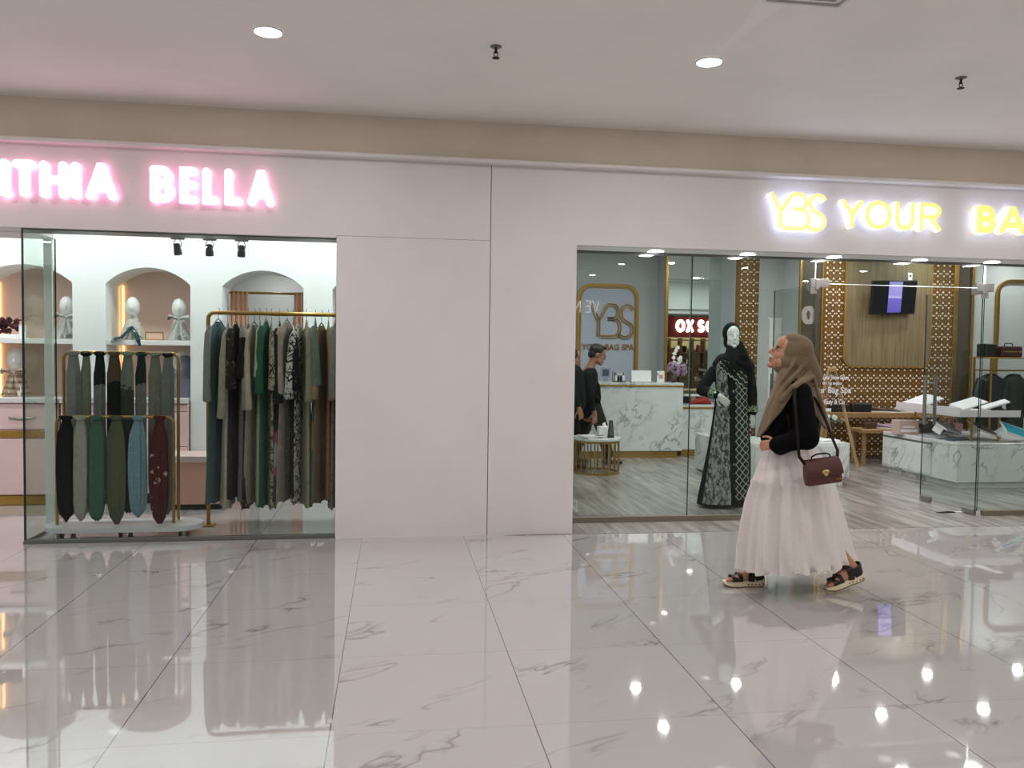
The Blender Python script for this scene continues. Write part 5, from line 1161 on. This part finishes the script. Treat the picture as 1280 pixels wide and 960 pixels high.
# ------------------------------------------------------------------ the walking woman
WYc = 4.68
t = thing('person', 'woman walking left in brown hijab, black top, long white skirt and black platform sandals', 'person', (2.48, WYc, 0)); woman = t
HT = TR(*at(987, 442.5, WYc)) @ RZ(math.radians(-24)) @ RY(math.radians(21)) @ Matrix.Scale(1.0, 4)
LEGF = [(2.46, 4.77, .80), (2.35, 4.775, .47), (2.285, 4.775, .135)]; LEGR = [(2.44, 4.62, .80), (2.52, 4.61, .47), (2.795, 4.60, .165)]
TF = TR(2.305, 4.775, 0) @ RZ(PI-.04); TB = TR(2.872, 4.60, .072) @ RZ(PI+.05) @ RY(.27)      # sandal frames: x from heel to toe
b = MB(); head_shape(b, HT, False)
nk = HT @ Vector((.03, 0, -.12)); sh = Vector((2.465, WYc, 1.15))
b.cap(nk, sh, .052, .075); b.cap(sh, (2.45, WYc, .9), .085, .09); b.cap((2.45, WYc, .9), (2.46, WYc, .8), .09, .10)
for L_, T in ((LEGF, TF), (LEGR, TB)):
    b.cap(L_[0], L_[1], .075, .052); b.cap(L_[1], L_[2], .052, .032)
    F_ = lambda x, y, z: T @ Vector((x, y, z))
    b.cap(L_[2], F_(.035, 0, .085), .034, .032); b.cap(F_(.03, 0, .078), F_(.13, 0, .068), .031, .030); b.cap(F_(.11, .012, .06), F_(.185, .018, .05), .027, .021); b.cap(F_(.11, -.014, .058), F_(.175, -.02, .05), .025, .019); b.ell(F_(.028, 0, .072), (.034, .03, .028))
    for k, (y, x1, r) in enumerate(((.026, .232, .0115), (.009, .23, .009), (-.006, .224, .0085), (-.019, .214, .008), (-.031, .202, .0075))): b.cap(F_(.175, y*.85, .047), F_(x1, y, .044), r*1.05, r)
Sn, El, Wn = at(1001, 492, 4.54), at(1007, 546, 4.455), at(968, 555, 4.465)
b.cap(Sn, El, .048, .04); b.cap(El, Wn, .04, .027)
b.cap(Vector((2.56, 4.82, 1.17)), Vector((2.55, 4.88, .95)), .045, .038); b.cap(Vector((2.55, 4.88, .95)), Vector((2.38, 4.83, .92)), .036, .027)
hand(b, Wn+Vector((.012, 0, 0)), (-.70, .62, -.18), (-.5, -.82, .25), 1, .82, (.4, .6, .5), .35)
hand(b, Vector((2.37, 4.825, .92)), (-.75, -.6, 0), (-.5, .8, .1), -1, .86)
o = build('body', b, m_skin, t); fuse(o, .0042, 3, .5)
face_parts(t, HT)
# skirt: gathered tiers, open below
fold = lambda a, v: (.055*math.sin(8*a+.6+.6*v)+.05*math.sin(15*a+2.1+v)+.03*math.sin(27*a+v*2))*min(1, max(.18, v-.05)*1.7)-sum(dp*max(0, v-.42)*1.7*math.exp(-(((a if a < PI else a-2*PI)-a0-sl*(v-.4))/.075)**2) for a0, sl, dp in ((-1.95, .35, .10), (-1.62, .55, .15), (-1.25, .6, .13), (-2.35, .2, .09), (-.85, .4, .06)))
rows = [(540, 968, 1012), (552, 960, 1019), (563, 955, 1023), (580, 949, 1030), (597, 943.5, 1037), (600, 942, 1039), (604, 943, 1040), (625, 937, 1045), (650, 932.5, 1051), (678, 929, 1058), (695, 928, 1062.5), (704, 927, 1066)]
hys = [.12, .145, .16, .185, .205, .213, .208, .235, .255, .27, .275, .277]
m_skirt = mat('off white lace', (224, 215, 211), .85, var=.04, vscale=90, bmp=.12, bscale=200, spec=.15)
b = MB(); lowm = lambda a, v: (6*max(0, -math.cos(a))-5*max(0, math.cos(a))**2+1.2*math.sin(13*a))*max(0, v-.55)/.45
R_ = outline_loft(b, rows, WYc, hys, 240, fold, lowm)
b.v = []; b.f = []; b.m = []
cen = [sum(r, Vector())/len(r) for r in R_]; inner = [[c+(p-c)*.985 for p in r] for r, c in zip(R_, cen)][::-1]
b.loft(R_+inner, False); b.add(R_[0], [list(range(240))[::-1]]); build('skirt', b, m_skirt, t, ang=80)
# black top with wide sleeve
b = MB(); rows = [(476, 986, 1004), (482, 981, 1010), (490, 976, 1016), (505, 969, 1021), (520, 961, 1024), (535, 953.5, 1024), (547, 950, 1019), (555, 953, 1010), (560, 957, 1003)]
outline_loft(b, rows, WYc, [.09, .12, .145, .165, .175, .18, .175, .16, .14], 48)
S1 = at(1001, 490, 4.53); E1 = at(1008, 547, 4.45); W1 = at(972, 556, 4.455)
b.cap(S1, E1, .062, .075); b.cap(E1, W1, .068, .05); b.cap(at(1000, 545, 4.47), at(975, 560, 4.48), .06, .045); b.cap((2.56, 4.82, 1.16), (2.55, 4.88, .96), .062, .066); b.cap((2.55, 4.88, .96), (2.41, 4.84, .93), .062, .05)
for a, c, r in (((1000, 500), (1016, 540), .012), ((994, 505), (998, 552), .012), ((985, 520), (990, 556), .01)): b.cap(at(*a, 4.47), at(*c, 4.395), r, r*.8)
o = build('top', b, m_blk, t); fuse(o, .007, 6, .5)
# hijab: hood, throat and a cape that is caught up over the near shoulder
b = MB(); R3 = HT.to_3x3(); e = lambda c, r: b.ell(HT @ Vector(c), r, R3, 24)
e((.034, 0, .03), (.101, .089, .104)); e((.002, 0, .088), (.066, .07, .045)); e((.05, 0, -.02), (.093, .088, .10)); e((.02, 0, -.05), (.082, .078, .08)); e((-.002, 0, -.098), (.06, .058, .04)); b.cap(HT @ Vector((.09, 0, .0)), at(1013, 470, WYc), .07, .075)
prof = [(458, 978, 1016), (466, 973, 1018.5), (485, 966, 1022), (505, 958.5, 1029), (530, 951, 1037), (548, 946.5, 1041)]
def lr(py):
    for (p0, l0, r0), (p1, l1, r1) in zip(prof, prof[1:]):
        if py <= p1: u = max(0, (py-p0)/(p1-p0)); return l0+(l1-l0)*u, r0+(r1-r0)*u
    return prof[-1][1:]
def edge(a):   # a = 0 back, pi front, -pi/2 near side
    ca, sa = math.cos(a), math.sin(a); base = 546*max(0, -ca)+541*max(0, ca); k = abs(ca)
    side = 487 if sa < 0 else 515
    return side+((547 if ca < 0 else 540)-side)*k**1.15
UW = Vector((2.4, 4.68, 0)).normalized(); rings = []
for i in range(13):
    v = i/12; q = []
    for k in range(80):
        a = 2*PI*k/80; py = 458+(edge(a)-458)*v; l, r = lr(py); h = .075+.115*min(1, max(0, (py-458)/34))**.8+.0006*max(0, py-492)
        f = 1+(.03*math.sin(8*a+1+v)+.02*math.sin(13*a))*v; x = at((l+r)/2+(r-l)/2*math.cos(a)*f, py, WYc); q.append(x+UW*h*math.sin(a)*f)
    rings.append(q)
for py_, s_ in ((-1.5, .9), (-8, .80), (-25, .74)):      # turned in, so that the cape is a hollow cloth
    q = []
    for k in range(80):
        p = rings[12][k]; c = Vector((at((lr(edge(2*PI*k/80))[0]+lr(edge(2*PI*k/80))[1])/2, 500, WYc).x, WYc, p.z)); q.append(c+(p-c)*s_+Vector((0, 0, -py_*.0047)))
    rings.append(q)
b.loft(rings)
# drawn folds, over the thickness of the cloth
for pts, r in (([(1012, 440, -.07), (1000, 462, -.105), (985, 478, -.14), (972, 500, -.12), (962, 525, -.07)], .013), ([(1017, 458, -.05), (1004, 474, -.13), (990, 484, -.175), (978, 500, -.15)], .014), ([(1004, 430, -.075), (992, 455, -.09), (978, 475, -.10), (966, 500, -.085), (953, 532, -.03)], .012), ([(1016, 470, -.10), (1003, 478, -.165), (992, 484, -.185)], .016), ([(1018, 474, -.10), (1024, 495, -.15), (1032, 522, -.13)], .013), ([(978, 466, -.06), (970, 488, -.08), (960, 512, -.06), (950, 538, -.02)], .011)):
    P = [at(x, y, WYc+dy) for x, y, dy in pts]
    for p, q in zip(P, P[1:]): b.cap(p, q, r, r)
o = build('hijab', b, mat('brown jersey hijab', (114, 98, 75), .85, var=.05, vscale=20, bmp=.25, bscale=50, sheen=.15, spec=.2), t); fuse(o, .0055, 5, .5)
m_sole = mat('cream sole', (228, 214, 184), .6); m_out = mat('tan outsole', (120, 92, 62), .7); m_strap = mat('black sandal strap', (14, 14, 15), .55)
def sandal(T):
    def ring(x, w, z0, z1): return [T @ Vector((x, y, z)) for y, z in ((-w, z0), (w, z0), (w*1.03, (z0+z1)/2), (w, z1), (-w, z1), (-w*1.03, (z0+z1)/2))]
    xs = [(-.012, .018, .014, .046), (.0, .03, .009, .05), (.04, .034, .007, .049), (.10, .033, .007, .043), (.16, .041, .007, .037), (.205, .041, .009, .034), (.238, .032, .016, .034), (.25, .022, .021, .034)]
    b = MB(); b.loft([ring(*q) for q in xs]); s = build('sole', b, m_sole, woman, ang=50)
    b = MB(); b.loft([ring(x, w*1.01, z0-.007, z0-.0003) for x, w, z0, z1 in xs])
    for k in range(5): b.loft([ring(.0+.024*k, .034, .0145, .0225), ring(.011+.024*k, .034, .012, .021)])
    build('outsole', b, m_out, s, ang=50)
    for nm, x, h, w, y in (('toe_strap', .185, .078, .036, .040), ('toe_strap', .150, .092, .026, .039), ('instep_strap', .085, .125, .038, .038)):
        b = MB(); ribbon(b, [T @ Vector((x-.012*math.sin(k*PI/12)*(1 if nm[0] == 'i' else -.3), y*math.cos(k*PI/12)*1.03, .038+(h-.045)*math.sin(k*PI/12)**.7)) for k in range(13)], T.to_3x3() @ Vector((1, 0, 0)), w, .006); build(nm, b, m_strap, woman, ang=60)
    b = MB(); ribbon(b, [T @ Vector(p) for p in ((.085, .041, .085), (.05, .042, .09), (.012, .034, .098), (-.008, .015, .103), (-.010, 0, .104), (-.008, -.015, .103), (.012, -.034, .098), (.05, -.042, .09), (.085, -.041, .085))], T.to_3x3() @ Vector((0, 0, 1)), .024, .006); build('heel_strap', b, m_strap, woman, ang=60)
    b = MB(); ribbon(b, [T @ Vector(p) for p in ((.055, .037, .062), (.02, .036, .066), (-.004, .022, .07), (-.011, 0, .072), (-.004, -.022, .07), (.02, -.036, .066), (.055, -.037, .062))], T.to_3x3() @ Vector((0, 0, 1)), .042, .006); build('heel_counter', b, m_strap, woman, ang=60)
sandal(TF); sandal(TB)
# handbag on its strap
bc = at(1027.5, 589, 4.375); t = thing('shoulder_bag', 'dark reddish brown flap handbag hanging from the walking woman by its strap', 'bag', bc); m_bag = mat('oxblood leather', (80, 42, 33), .42, var=.08, vscale=30); m_bag2 = mat('dark strap leather', (28, 17, 15), .7, spec=.15)
T = TR(*bc) @ RZ(-.10) @ RY(-.15)
b = MB(); rings = []
for z, w, d in ((-.073, .098, .026), (-.068, .104, .034), (-.02, .108, .038), (.035, .102, .034), (.066, .096, .024), (.072, .090, .016)): rings.append([T @ Vector((x, y, z)) for x, y in rrect(-w, -d, w, d, d*.6, 4)])
b.loft(rings); build('body', b, m_bag, t)
b = MB(); rings = []
for z, w, y0, y1 in ((-.020, .104, -.0455, -.0405), (-.015, .107, -.047, -.040), (.03, .105, -.0415, -.0365), (.062, .100, -.031, -.026), (.074, .097, -.016, -.012), (.078, .094, .006, .006), (.072, .094, .02, .014)): rings.append([T @ Vector(p) for p in ((-w, y0, z), (w, y0, z), (w, y1, z), (-w, y1, z))])
b.loft(rings); build('flap', b, m_bag, t, ang=30)
b = MB(); b.ell(T @ Vector((.002, -.05, .003)), (.022, .006, .014), T.to_3x3(), 14); b.ell(T @ Vector((.002, -.052, -.012)), (.011, .006, .010), T.to_3x3(), 12); b.box((-.010, -.056, -.004), (.014, -.05, .002), .001); k = len(b.v)-24; b.v[k:] = [T @ p for p in b.v[k:]]; build('clasp', b, mat('pale gold clasp', (206, 176, 120), .3, .8), t)
b = MB(); b.box((.058, -.0425, -.052), (.09, -.0405, -.044)); b.v = [T @ p for p in b.v]; build('name_plate', b, m_gold, t, False)
b = MB(); b.tube([T @ Vector(p) for p in ((-.055, 0, .072), (-.05, 0, .092), (-.02, 0, .102), (.03, 0, .102), (.055, 0, .092), (.06, 0, .072))], .005, 8); build('top_handle', b, m_bag2, t)
b = MB(); ribbon(b, [T @ Vector((-.098, -.004, .058)), at(999, 571, 4.375), at(998, 560, 4.37), at(996, 535, 4.372), at(994, 510, 4.395), at(993, 494, 4.43), at(994, 485, 4.50), at(1002, 482, 4.58), at(1020, 500, 4.55), at(1034, 530, 4.52), at(1041, 549, 4.46), at(1047, 563, 4.40), T @ Vector((.098, .0, .066))], (1, .25, 0), .019, .004); build('strap', b, m_bag2, t, ang=60)
for s in (-1, 1): b = MB(); b.lathe([(.008, -.002), (.011, -.002), (.011, .002), (.008, .002), (.008, -.002)], T @ Vector((s*.098, -.002, .06)), 14, Matrix.Rotation(PI/2, 3, 'X')); build('ring', b, m_gold, t)
# ------------------------------------------------------------------ man in black behind the coffee table
MY = 10.3; t = thing('person', 'man in dark clothes and glasses walking right behind the coffee table', 'person', (2.5, MY, 0)); man = t
HM = TR(*at(746.5, 443, MY)) @ RZ(PI) @ RY(math.radians(-16)) @ Matrix.Scale(1.06, 4)
S0 = at(733, 470, MY); hip = at(736, 517, MY)
b = MB(); head_shape(b, HM, True); b.cap(HM @ Vector((.03, 0, -.13)), S0, .055, .08); b.cap(S0, hip, .10, .11)
hx = hip.x; LM = [[(hx, MY-.09, .85), (hx+.16, MY-.09, .47), (hx+.24, MY-.09, .09)], [(hx, MY+.09, .85), (hx-.02, MY+.09, .47), (hx-.16, MY+.09, .10)]]
for q in LM: b.cap(q[0], q[1], .075, .055); b.cap(q[1], q[2], .05, .035); b.cap(q[2], Vector(q[2])+Vector((.13, 0, -.05)), .035, .03)
W2 = at(743, 517, MY-.24); E2 = at(737, 497, MY-.25); Sh2 = at(734, 470, MY-.19)
b.cap(Sh2, E2, .05, .04); b.cap(E2, W2, .038, .027); hand(b, W2, (.05, 0, -1), (.25, -1, 0), 1, 1.0, (.25, .35, .3))
W3 = at(728, 517, MY+.24); b.cap(at(733, 470, MY+.19), at(730, 497, MY+.24), .05, .04); b.cap(at(730, 497, MY+.24), W3, .038, .027); hand(b, W3, (.05, 0, -1), (.25, 1, 0), -1, 1.0)
o = build('body', b, m_skin2, t); fuse(o, .006, 3)
face_parts(t, HM, lip=mat('muted lips', (120, 72, 62), .5))
b = MB(); R3 = HM.to_3x3(); b.ell(HM @ Vector((.022, 0, .044)), (.094, .080, .085), R3, 24); b.ell(HM @ Vector((.062, 0, -.01)), (.052, .07, .06), R3, 20); b.ell(HM @ Vector((-.05, 0, .098)), (.045, .055, .028), R3, 16); o = build('hair', b, m_hair, t); fuse(o, .006, 3)
b = MB()
for s in (-1, 1):
    b.tube([HM @ Vector((-.102, s*.033+.022*math.cos(k*PI/6), .001+.016*math.sin(k*PI/6))) for k in range(13)], .002, 6); b.tube([HM @ Vector((-.10, s*.055, .004)), HM @ Vector((-.03, s*.074, .006)), HM @ Vector((.02, s*.08, .002))], .0022, 6)
b.tube([HM @ Vector((-.102, -.011, .004)), HM @ Vector((-.105, 0, .006)), HM @ Vector((-.102, .011, .004))], .002, 6); build('glasses', b, m_black, t)
b = MB(); outline_loft(b, [(460, 733, 744), (466, 725, 747), (478, 721, 748), (495, 720, 748), (512, 722, 747), (522, 723, 747)], MY, [.08, .19, .22, .21, .20, .19], 40); b.cap(Sh2, E2+Vector((0, 0, .02)), .068, .062); b.cap(at(733, 470, MY+.19), at(730, 495, MY+.24), .068, .062); b.cap(E2, W2.lerp(E2, .35), .055, .048); o = build('shirt', b, m_blk2, t); fuse(o, .009, 5)
b = MB(); b.cap((hx, MY, .98), (hx, MY, .86), .15, .16)
for q in LM: b.cap(q[0], q[1], .11, .085); b.cap(q[1], Vector(q[2])+Vector((0, 0, .05)), .08, .072)
o = build('trousers', b, m_blk, t); fuse(o, .009, 5)
b = MB(); b.lathe([(.028, -.012), (.031, -.012), (.031, .012), (.028, .012), (.028, -.012)], W2+Vector((0, 0, .015)), 20); build('watch', b, m_steel, t)
def shoes(root, pts, d):
    for p in pts:
        b = MB(); p = Vector(p); b.cap((p.x-.03*d, p.y, .045), (p.x+.05*d, p.y, .05), .042, .042); b.cap((p.x+.04*d, p.y, .045), (p.x+.17*d, p.y, .033), .042, .03); o = build('shoe', b, m_black, root); fuse(o, .008, 3)
        for v in o.data.vertices: v.co.z = max(v.co.z, .004)
shoes(man, [LM[0][2], LM[1][2]], 1)
# second person, half hidden by the pillar
QY = 9.88; qx = at(713, 500, QY).x; t = thing('person', 'person with dark hair in black, mostly hidden by the white pillar, behind the man', 'person', (qx, QY, 0)); HQ = TR(*at(715, 447, QY)) @ RZ(PI*.98) @ RY(math.radians(-6)) @ Matrix.Scale(.98, 4)
b = MB(); head_shape(b, HQ, True); c = HQ @ Vector((.03, 0, -.13)); b.cap(c, (qx, QY, 1.22), .05, .08); b.cap((qx, QY, 1.22), (qx, QY, .9), .1, .11)
LQ = [[(qx, QY-.09, .82), (qx+.03, QY-.09, .45), (qx, QY-.09, .09)], [(qx, QY+.09, .82), (qx+.02, QY+.09, .45), (qx-.05, QY+.09, .09)]]
for q in LQ: b.cap(q[0], q[1], .075, .052); b.cap(q[1], q[2], .05, .034); b.cap(q[2], Vector(q[2])+Vector((.12, 0, -.05)), .034, .03)
for s in (-1, 1): b.cap((qx-.01, QY+s*.18, 1.2), (qx-.03, QY+s*.23, .97), .045, .038); b.cap((qx-.03, QY+s*.23, .97), (qx+.06, QY+s*.24, .76), .036, .026); hand(b, (qx+.06, QY+s*.24, .76), (.3, 0, -1), (.3, s, 0), -s, .95)
o = build('body', b, m_skin2, t); fuse(o, .007, 3); face_parts(t, HQ)
b = MB(); R3 = HQ.to_3x3(); b.ell(HQ @ Vector((.02, 0, .04)), (.098, .086, .09), R3, 24); b.cap(HQ @ Vector((.06, 0, 0)), HQ @ Vector((.085, 0, -.16)), .075, .06); b.cap(HQ @ Vector((.02, .06, 0)), HQ @ Vector((.04, .075, -.16)), .035, .03); b.cap(HQ @ Vector((.02, -.06, 0)), HQ @ Vector((.04, -.075, -.16)), .035, .03); o = build('hair', b, m_hair, t); fuse(o, .007, 3)
b = MB(); b.cap((qx-.01, QY-.12, 1.22), (qx-.01, QY+.12, 1.22), .09, .09); b.cap((qx, QY-.05, 1.15), (qx+.02, QY-.06, .84), .16, .17); b.cap((qx, QY+.06, 1.15), (qx+.02, QY+.06, .84), .16, .17)
for s in (-1, 1): b.cap((qx-.01, QY+s*.18, 1.2), (qx-.03, QY+s*.23, .97), .065, .058); b.cap((qx-.03, QY+s*.23, .97), (qx+.04, QY+s*.24, .82), .055, .042)
o = build('blouse', b, m_blk2, t); fuse(o, .010, 5)
b = MB(); b.cap((qx, QY, .9), (qx, QY, .84), .15, .15)
for q in LQ: b.cap(q[0], q[1], .11, .085); b.cap(q[1], Vector(q[2])+Vector((0, 0, .05)), .08, .07)
o = build('trousers', b, m_blk, t); fuse(o, .010, 5); shoes(t, [LQ[0][2], LQ[1][2]], 1)
# ------------------------------------------------------------------ dressed mannequin
NY = 7.38; t = thing('mannequin', 'white mannequin dressed in a black abaya with grey brocade and zigzag embroidery', 'mannequin', (3.15, NY, 0)); mq = t
A_ = lambda px, py, dy=0: at(px, py, NY+dy)
HN = TR(*A_(915.5, 420)) @ RZ(PI/2-.12) @ Matrix.Scale(.93, 4)
b = MB(); head_shape(b, HN, False); b.cap(HN @ Vector((.03, 0, -.13)), A_(916, 465), .05, .08); b.cap(A_(916, 465), A_(914, 520), .10, .11); b.cap(A_(914, 520), A_(912, 560), .12, .10)
b.cap(A_(908, 560), A_(903, 627), .07, .04); b.cap(A_(918, 560), A_(914, 626), .07, .04); b.cap(A_(903, 627, .02), A_(902, 632, -.1), .035, .025); b.cap(A_(914, 627, .02), A_(914, 631, -.1), .035, .025)
sL, eL, wL = A_(892, 464), A_(877, 488, -.02), A_(897, 494, -.185); sR, eR, wR = A_(936, 465), A_(940, 494, -.01), A_(940.5, 516, -.03)
b.cap(sL, eL, .045, .036); b.cap(eL, wL, .034, .024); b.cap(sR, eR, .045, .036); b.cap(eR, wR, .034, .024)
hand(b, wL, (.75, -.15, -.62), (-.3, -1, -.15), 1, .92, (.12, .18, .12), .5); hand(b, wR, (0.05, -.12, -1), (.5, -.8, 0), -1, .92, (.15, .2, .15), .3)
o = build('figure', b, m_mann, t); fuse(o, .0042, 2)
m_shade = mat('painted shade of moulded features', (176, 172, 168), .5)  # grey lips and eyelids: shade of moulded features put into their colour
b = MB(); R3 = HN.to_3x3(); b.ell(HN @ Vector((-.094, 0, -.064)), (.010, .02, .0045), R3, 12); b.ell(HN @ Vector((-.092, 0, -.075)), (.010, .016, .005), R3, 12); build('lips', b, m_shade, t)
for s in (-1, 1): b = MB(); b.tube([HN @ Vector(p) for p in ((-.085, s*.018, .002), (-.087, s*.031, -.001), (-.078, s*.044, .002))], [.002, .0035, .002], 6); build('eyelid', b, m_shade, t)
rows = [(447, 903, 928), (452, 897, 932), (460, 893, 936), (470, 893, 936), (485, 894.5, 935), (500, 893.5, 935.5), (530, 889.5, 936.5), (560, 884.5, 938), (595, 877.5, 938), (620, 872.5, 936), (629, 871, 935)]
hyd = [.07, .10, .115, .125, .125, .13, .155, .18, .205, .22, .222]
fold = lambda a, v: (.030*math.sin(8*a+.4)+.018*math.sin(13*a+1))*max(0, v-.35)*1.5
b = MB(); rr_ = outline_loft(b, rows, NY, hyd, 72, fold); m_ab = mat('black abaya', (17, 19, 21), .8, spec=.2, bmp=.2, bscale=60)
b.cap(sL, eL, .056, .052); b.cap(eL, wL.lerp(eL, .12), .052, .044); b.cap(sR, eR, .056, .052); b.cap(eR, wR.lerp(eR, .08), .05, .046); o = build('abaya', b, m_ab, t); fuse(o, .008, 3)
UN = Vector((3.1, 7.38, 0)).normalized()
def front(px, py, off):
    for (r0, h0), (r1, h1) in zip(zip(rows, hyd), list(zip(rows, hyd))[1:]):
        if py <= r1[0]: break
    u = min(1, max(0, (py-r0[0])/(r1[0]-r0[0]))); l = r0[1]+(r1[1]-r0[1])*u; r = r0[2]+(r1[2]-r0[2])*u; h = h0+(h1-h0)*u
    k = max(-.985, min(.985, (px-(l+r)/2)/((r-l)/2))); p = at(px, py, NY); v = (py-447)/182; f = 1+.0*v
    return p-UN*(h*math.sqrt(1-k*k)*f+off)
def panel(name, L0, L1, m, off=.014, n=10, rows_=40):
    """cloth panel laid over the front of the abaya between two pixel polylines"""
    b = MB(); b.uv = []
    ip = lambda P, u: next((Vector(P[i]).lerp(Vector(P[i+1]), u*(len(P)-1)-i) for i in range(len(P)-1) if u*(len(P)-1) <= i+1), Vector(P[-1]))
    for s in (0, .012):
        for j in range(rows_+1):
            for i in range(n+1):
                c = ip(L0, j/rows_).lerp(ip(L1, j/rows_), i/n); b.v.append(front(c.x, c.y, off-s)); b.uv.append((i/n, j/rows_))
    w = n+1; k = w*(rows_+1)
    for j in range(rows_):
        for i in range(n):
            a = j*w+i; b.f.append([a, a+1, a+w+1, a+w]); b.f.append([k+a, k+a+w, k+a+w+1, k+a+1]); b.m += [0, 0]
    bd = [i for i in range(n)]+[j*w+n for j in range(rows_)]+[rows_*w+n-i for i in range(n)]+[(rows_-j)*w for j in range(rows_)]
    for a, c in zip(bd, bd[1:]+bd[:1]): b.f.append([a, c, k+c, k+a]); b.m.append(0)
    return build(name, b, m, t, ang=70)
m_broc, tt, bb = nt('grey brocade'); bb.inputs['Roughness'].default_value = .7
vv = coords(tt, (1, 1, .45)); f = ramp(tt, noise(tt, vv, 42, 4, .7), [(.44, lin((44, 46, 47))), (.58, lin((158, 155, 153)))]); L(tt, f.outputs[0], bb.inputs['Base Color'])
def zig(name, nu, nv, amp, wd, base=(18, 20, 21), lc=(176, 182, 166), single=False):
    m, t_, b_ = nt(name); b_.inputs['Roughness'].default_value = .8; s = t_.nodes.new('ShaderNodeSeparateXYZ'); L(t_, coords(t_, kind='UV'), s.inputs[0])
    tri = math_(t_, 'ABSOLUTE', math_(t_, 'SUBTRACT', math_(t_, 'FRACT', math_(t_, 'MULTIPLY', s.outputs[1], nv)), .5))
    q = math_(t_, 'FRACT', math_(t_, 'ADD', math_(t_, 'MULTIPLY', s.outputs[0], nu), math_(t_, 'MULTIPLY', tri, amp)))
    q2 = math_(t_, 'FRACT', math_(t_, 'SUBTRACT', math_(t_, 'MULTIPLY', s.outputs[0], nu), math_(t_, 'MULTIPLY', tri, amp)))
    f1 = math_(t_, 'LESS_THAN', q, wd); f2 = math_(t_, 'LESS_THAN', q2, wd)
    L(t_, mixc(t_, math_(t_, 'MAXIMUM', f1, math_(t_, 'MULTIPLY', f2, .0 if single else 1.0)), lin(base), lin(lc)), b_.inputs['Base Color']); return m
panel('brocade_panel', [(896, 450), (895, 470), (896, 500), (891, 540), (884, 590), (878, 626)], [(908, 452), (909, 470), (911, 500), (912, 540), (913, 590), (914, 626)], m_broc, .012)
panel('embroidered_band', [(919, 474), (919, 520), (919, 570), (919, 621)], [(934, 474), (934.5, 520), (935.5, 570), (935.5, 621)], zig('zigzag border', 2, 16, .9, .13), .015)
panel('flower_band', [(911, 476), (911.5, 520), (912.5, 570), (913, 612)], [(918, 476), (918, 520), (918, 570), (918, 612)], pattern('black with pale motifs', (20, 22, 23), 'blotch', ((170, 176, 166),), 26, .30), .013)
panel('sash', [(901, 447.5), (910, 452), (922, 460), (935, 472)], [(898, 458), (907, 467), (918, 475), (933, 488)], zig('zigzag sash', 2.2, 7, .6, .2, single=True), .024, 10, 24)
b = MB(); b.tube([eL.lerp(wL, .62), eL.lerp(wL, .92)], [.052, .05], 20); build('cuff', b, pattern('zigzag cuff', (20, 24, 22), 'twig', ((150, 172, 140),), 30, .8), t)
b = MB(); b.tube([eR.lerp(wR, .62), eR.lerp(wR, .96)], [.054, .055], 20); build('cuff', b, pattern('zigzag cuff two', (20, 24, 22), 'twig', ((150, 172, 140),), 30, .8), t)
b = MB(); R3 = HN.to_3x3(); b.ell(HN @ Vector((.038, 0, .034)), (.098, .092, .108), R3, 24); b.ell(HN @ Vector((.03, 0, -.06)), (.075, .082, .09), R3, 20); b.cap(HN @ Vector((-.012, 0, -.125)), A_(916, 450, -.05), .06, .085); b.cap(A_(905, 453), A_(927, 453), .09, .09); b.cap(A_(899, 456), A_(934, 458), .065, .07); b.cap(A_(925, 431, -.03), A_(930, 446, -.06), .035, .05)
for a, c in (((905, 446), (925, 462)), ((926, 444), (912, 460)), ((903, 452), (920, 468))): b.cap(A_(*a, -.12), A_(*c, -.145), .012, .012)
o = build('hijab', b, m_ab, t); fuse(o, .006, 4)
b = MB(); b.lathe([(.15, 0), (.15, .008), (.02, .012)], (A_(908, 630).x, NY+.04, .004), 32); b.tube([(A_(908, 630).x, NY+.04, .012), (A_(910, 560).x, NY+.04, .6)], .012, 10); build('stand', b, m_steel, t)
# ================================================================== LIGHT OF THE PLACE
w = bpy.data.worlds.new('mall daylight'); S.world = w; w.use_nodes = True
w.node_tree.nodes['Background'].inputs[0].default_value = (.93, .96, 1, 1); w.node_tree.nodes['Background'].inputs[1].default_value = .45
S.view_settings.view_transform = 'Standard'; S.view_settings.look = 'None'; S.view_settings.gamma = 1; S.view_settings.use_curve_mapping = False
S.view_settings.exposure = 0.0
S.cycles.transparent_max_bounces = 24; S.cycles.max_bounces = 10; S.cycles.sample_clamp_indirect = 6
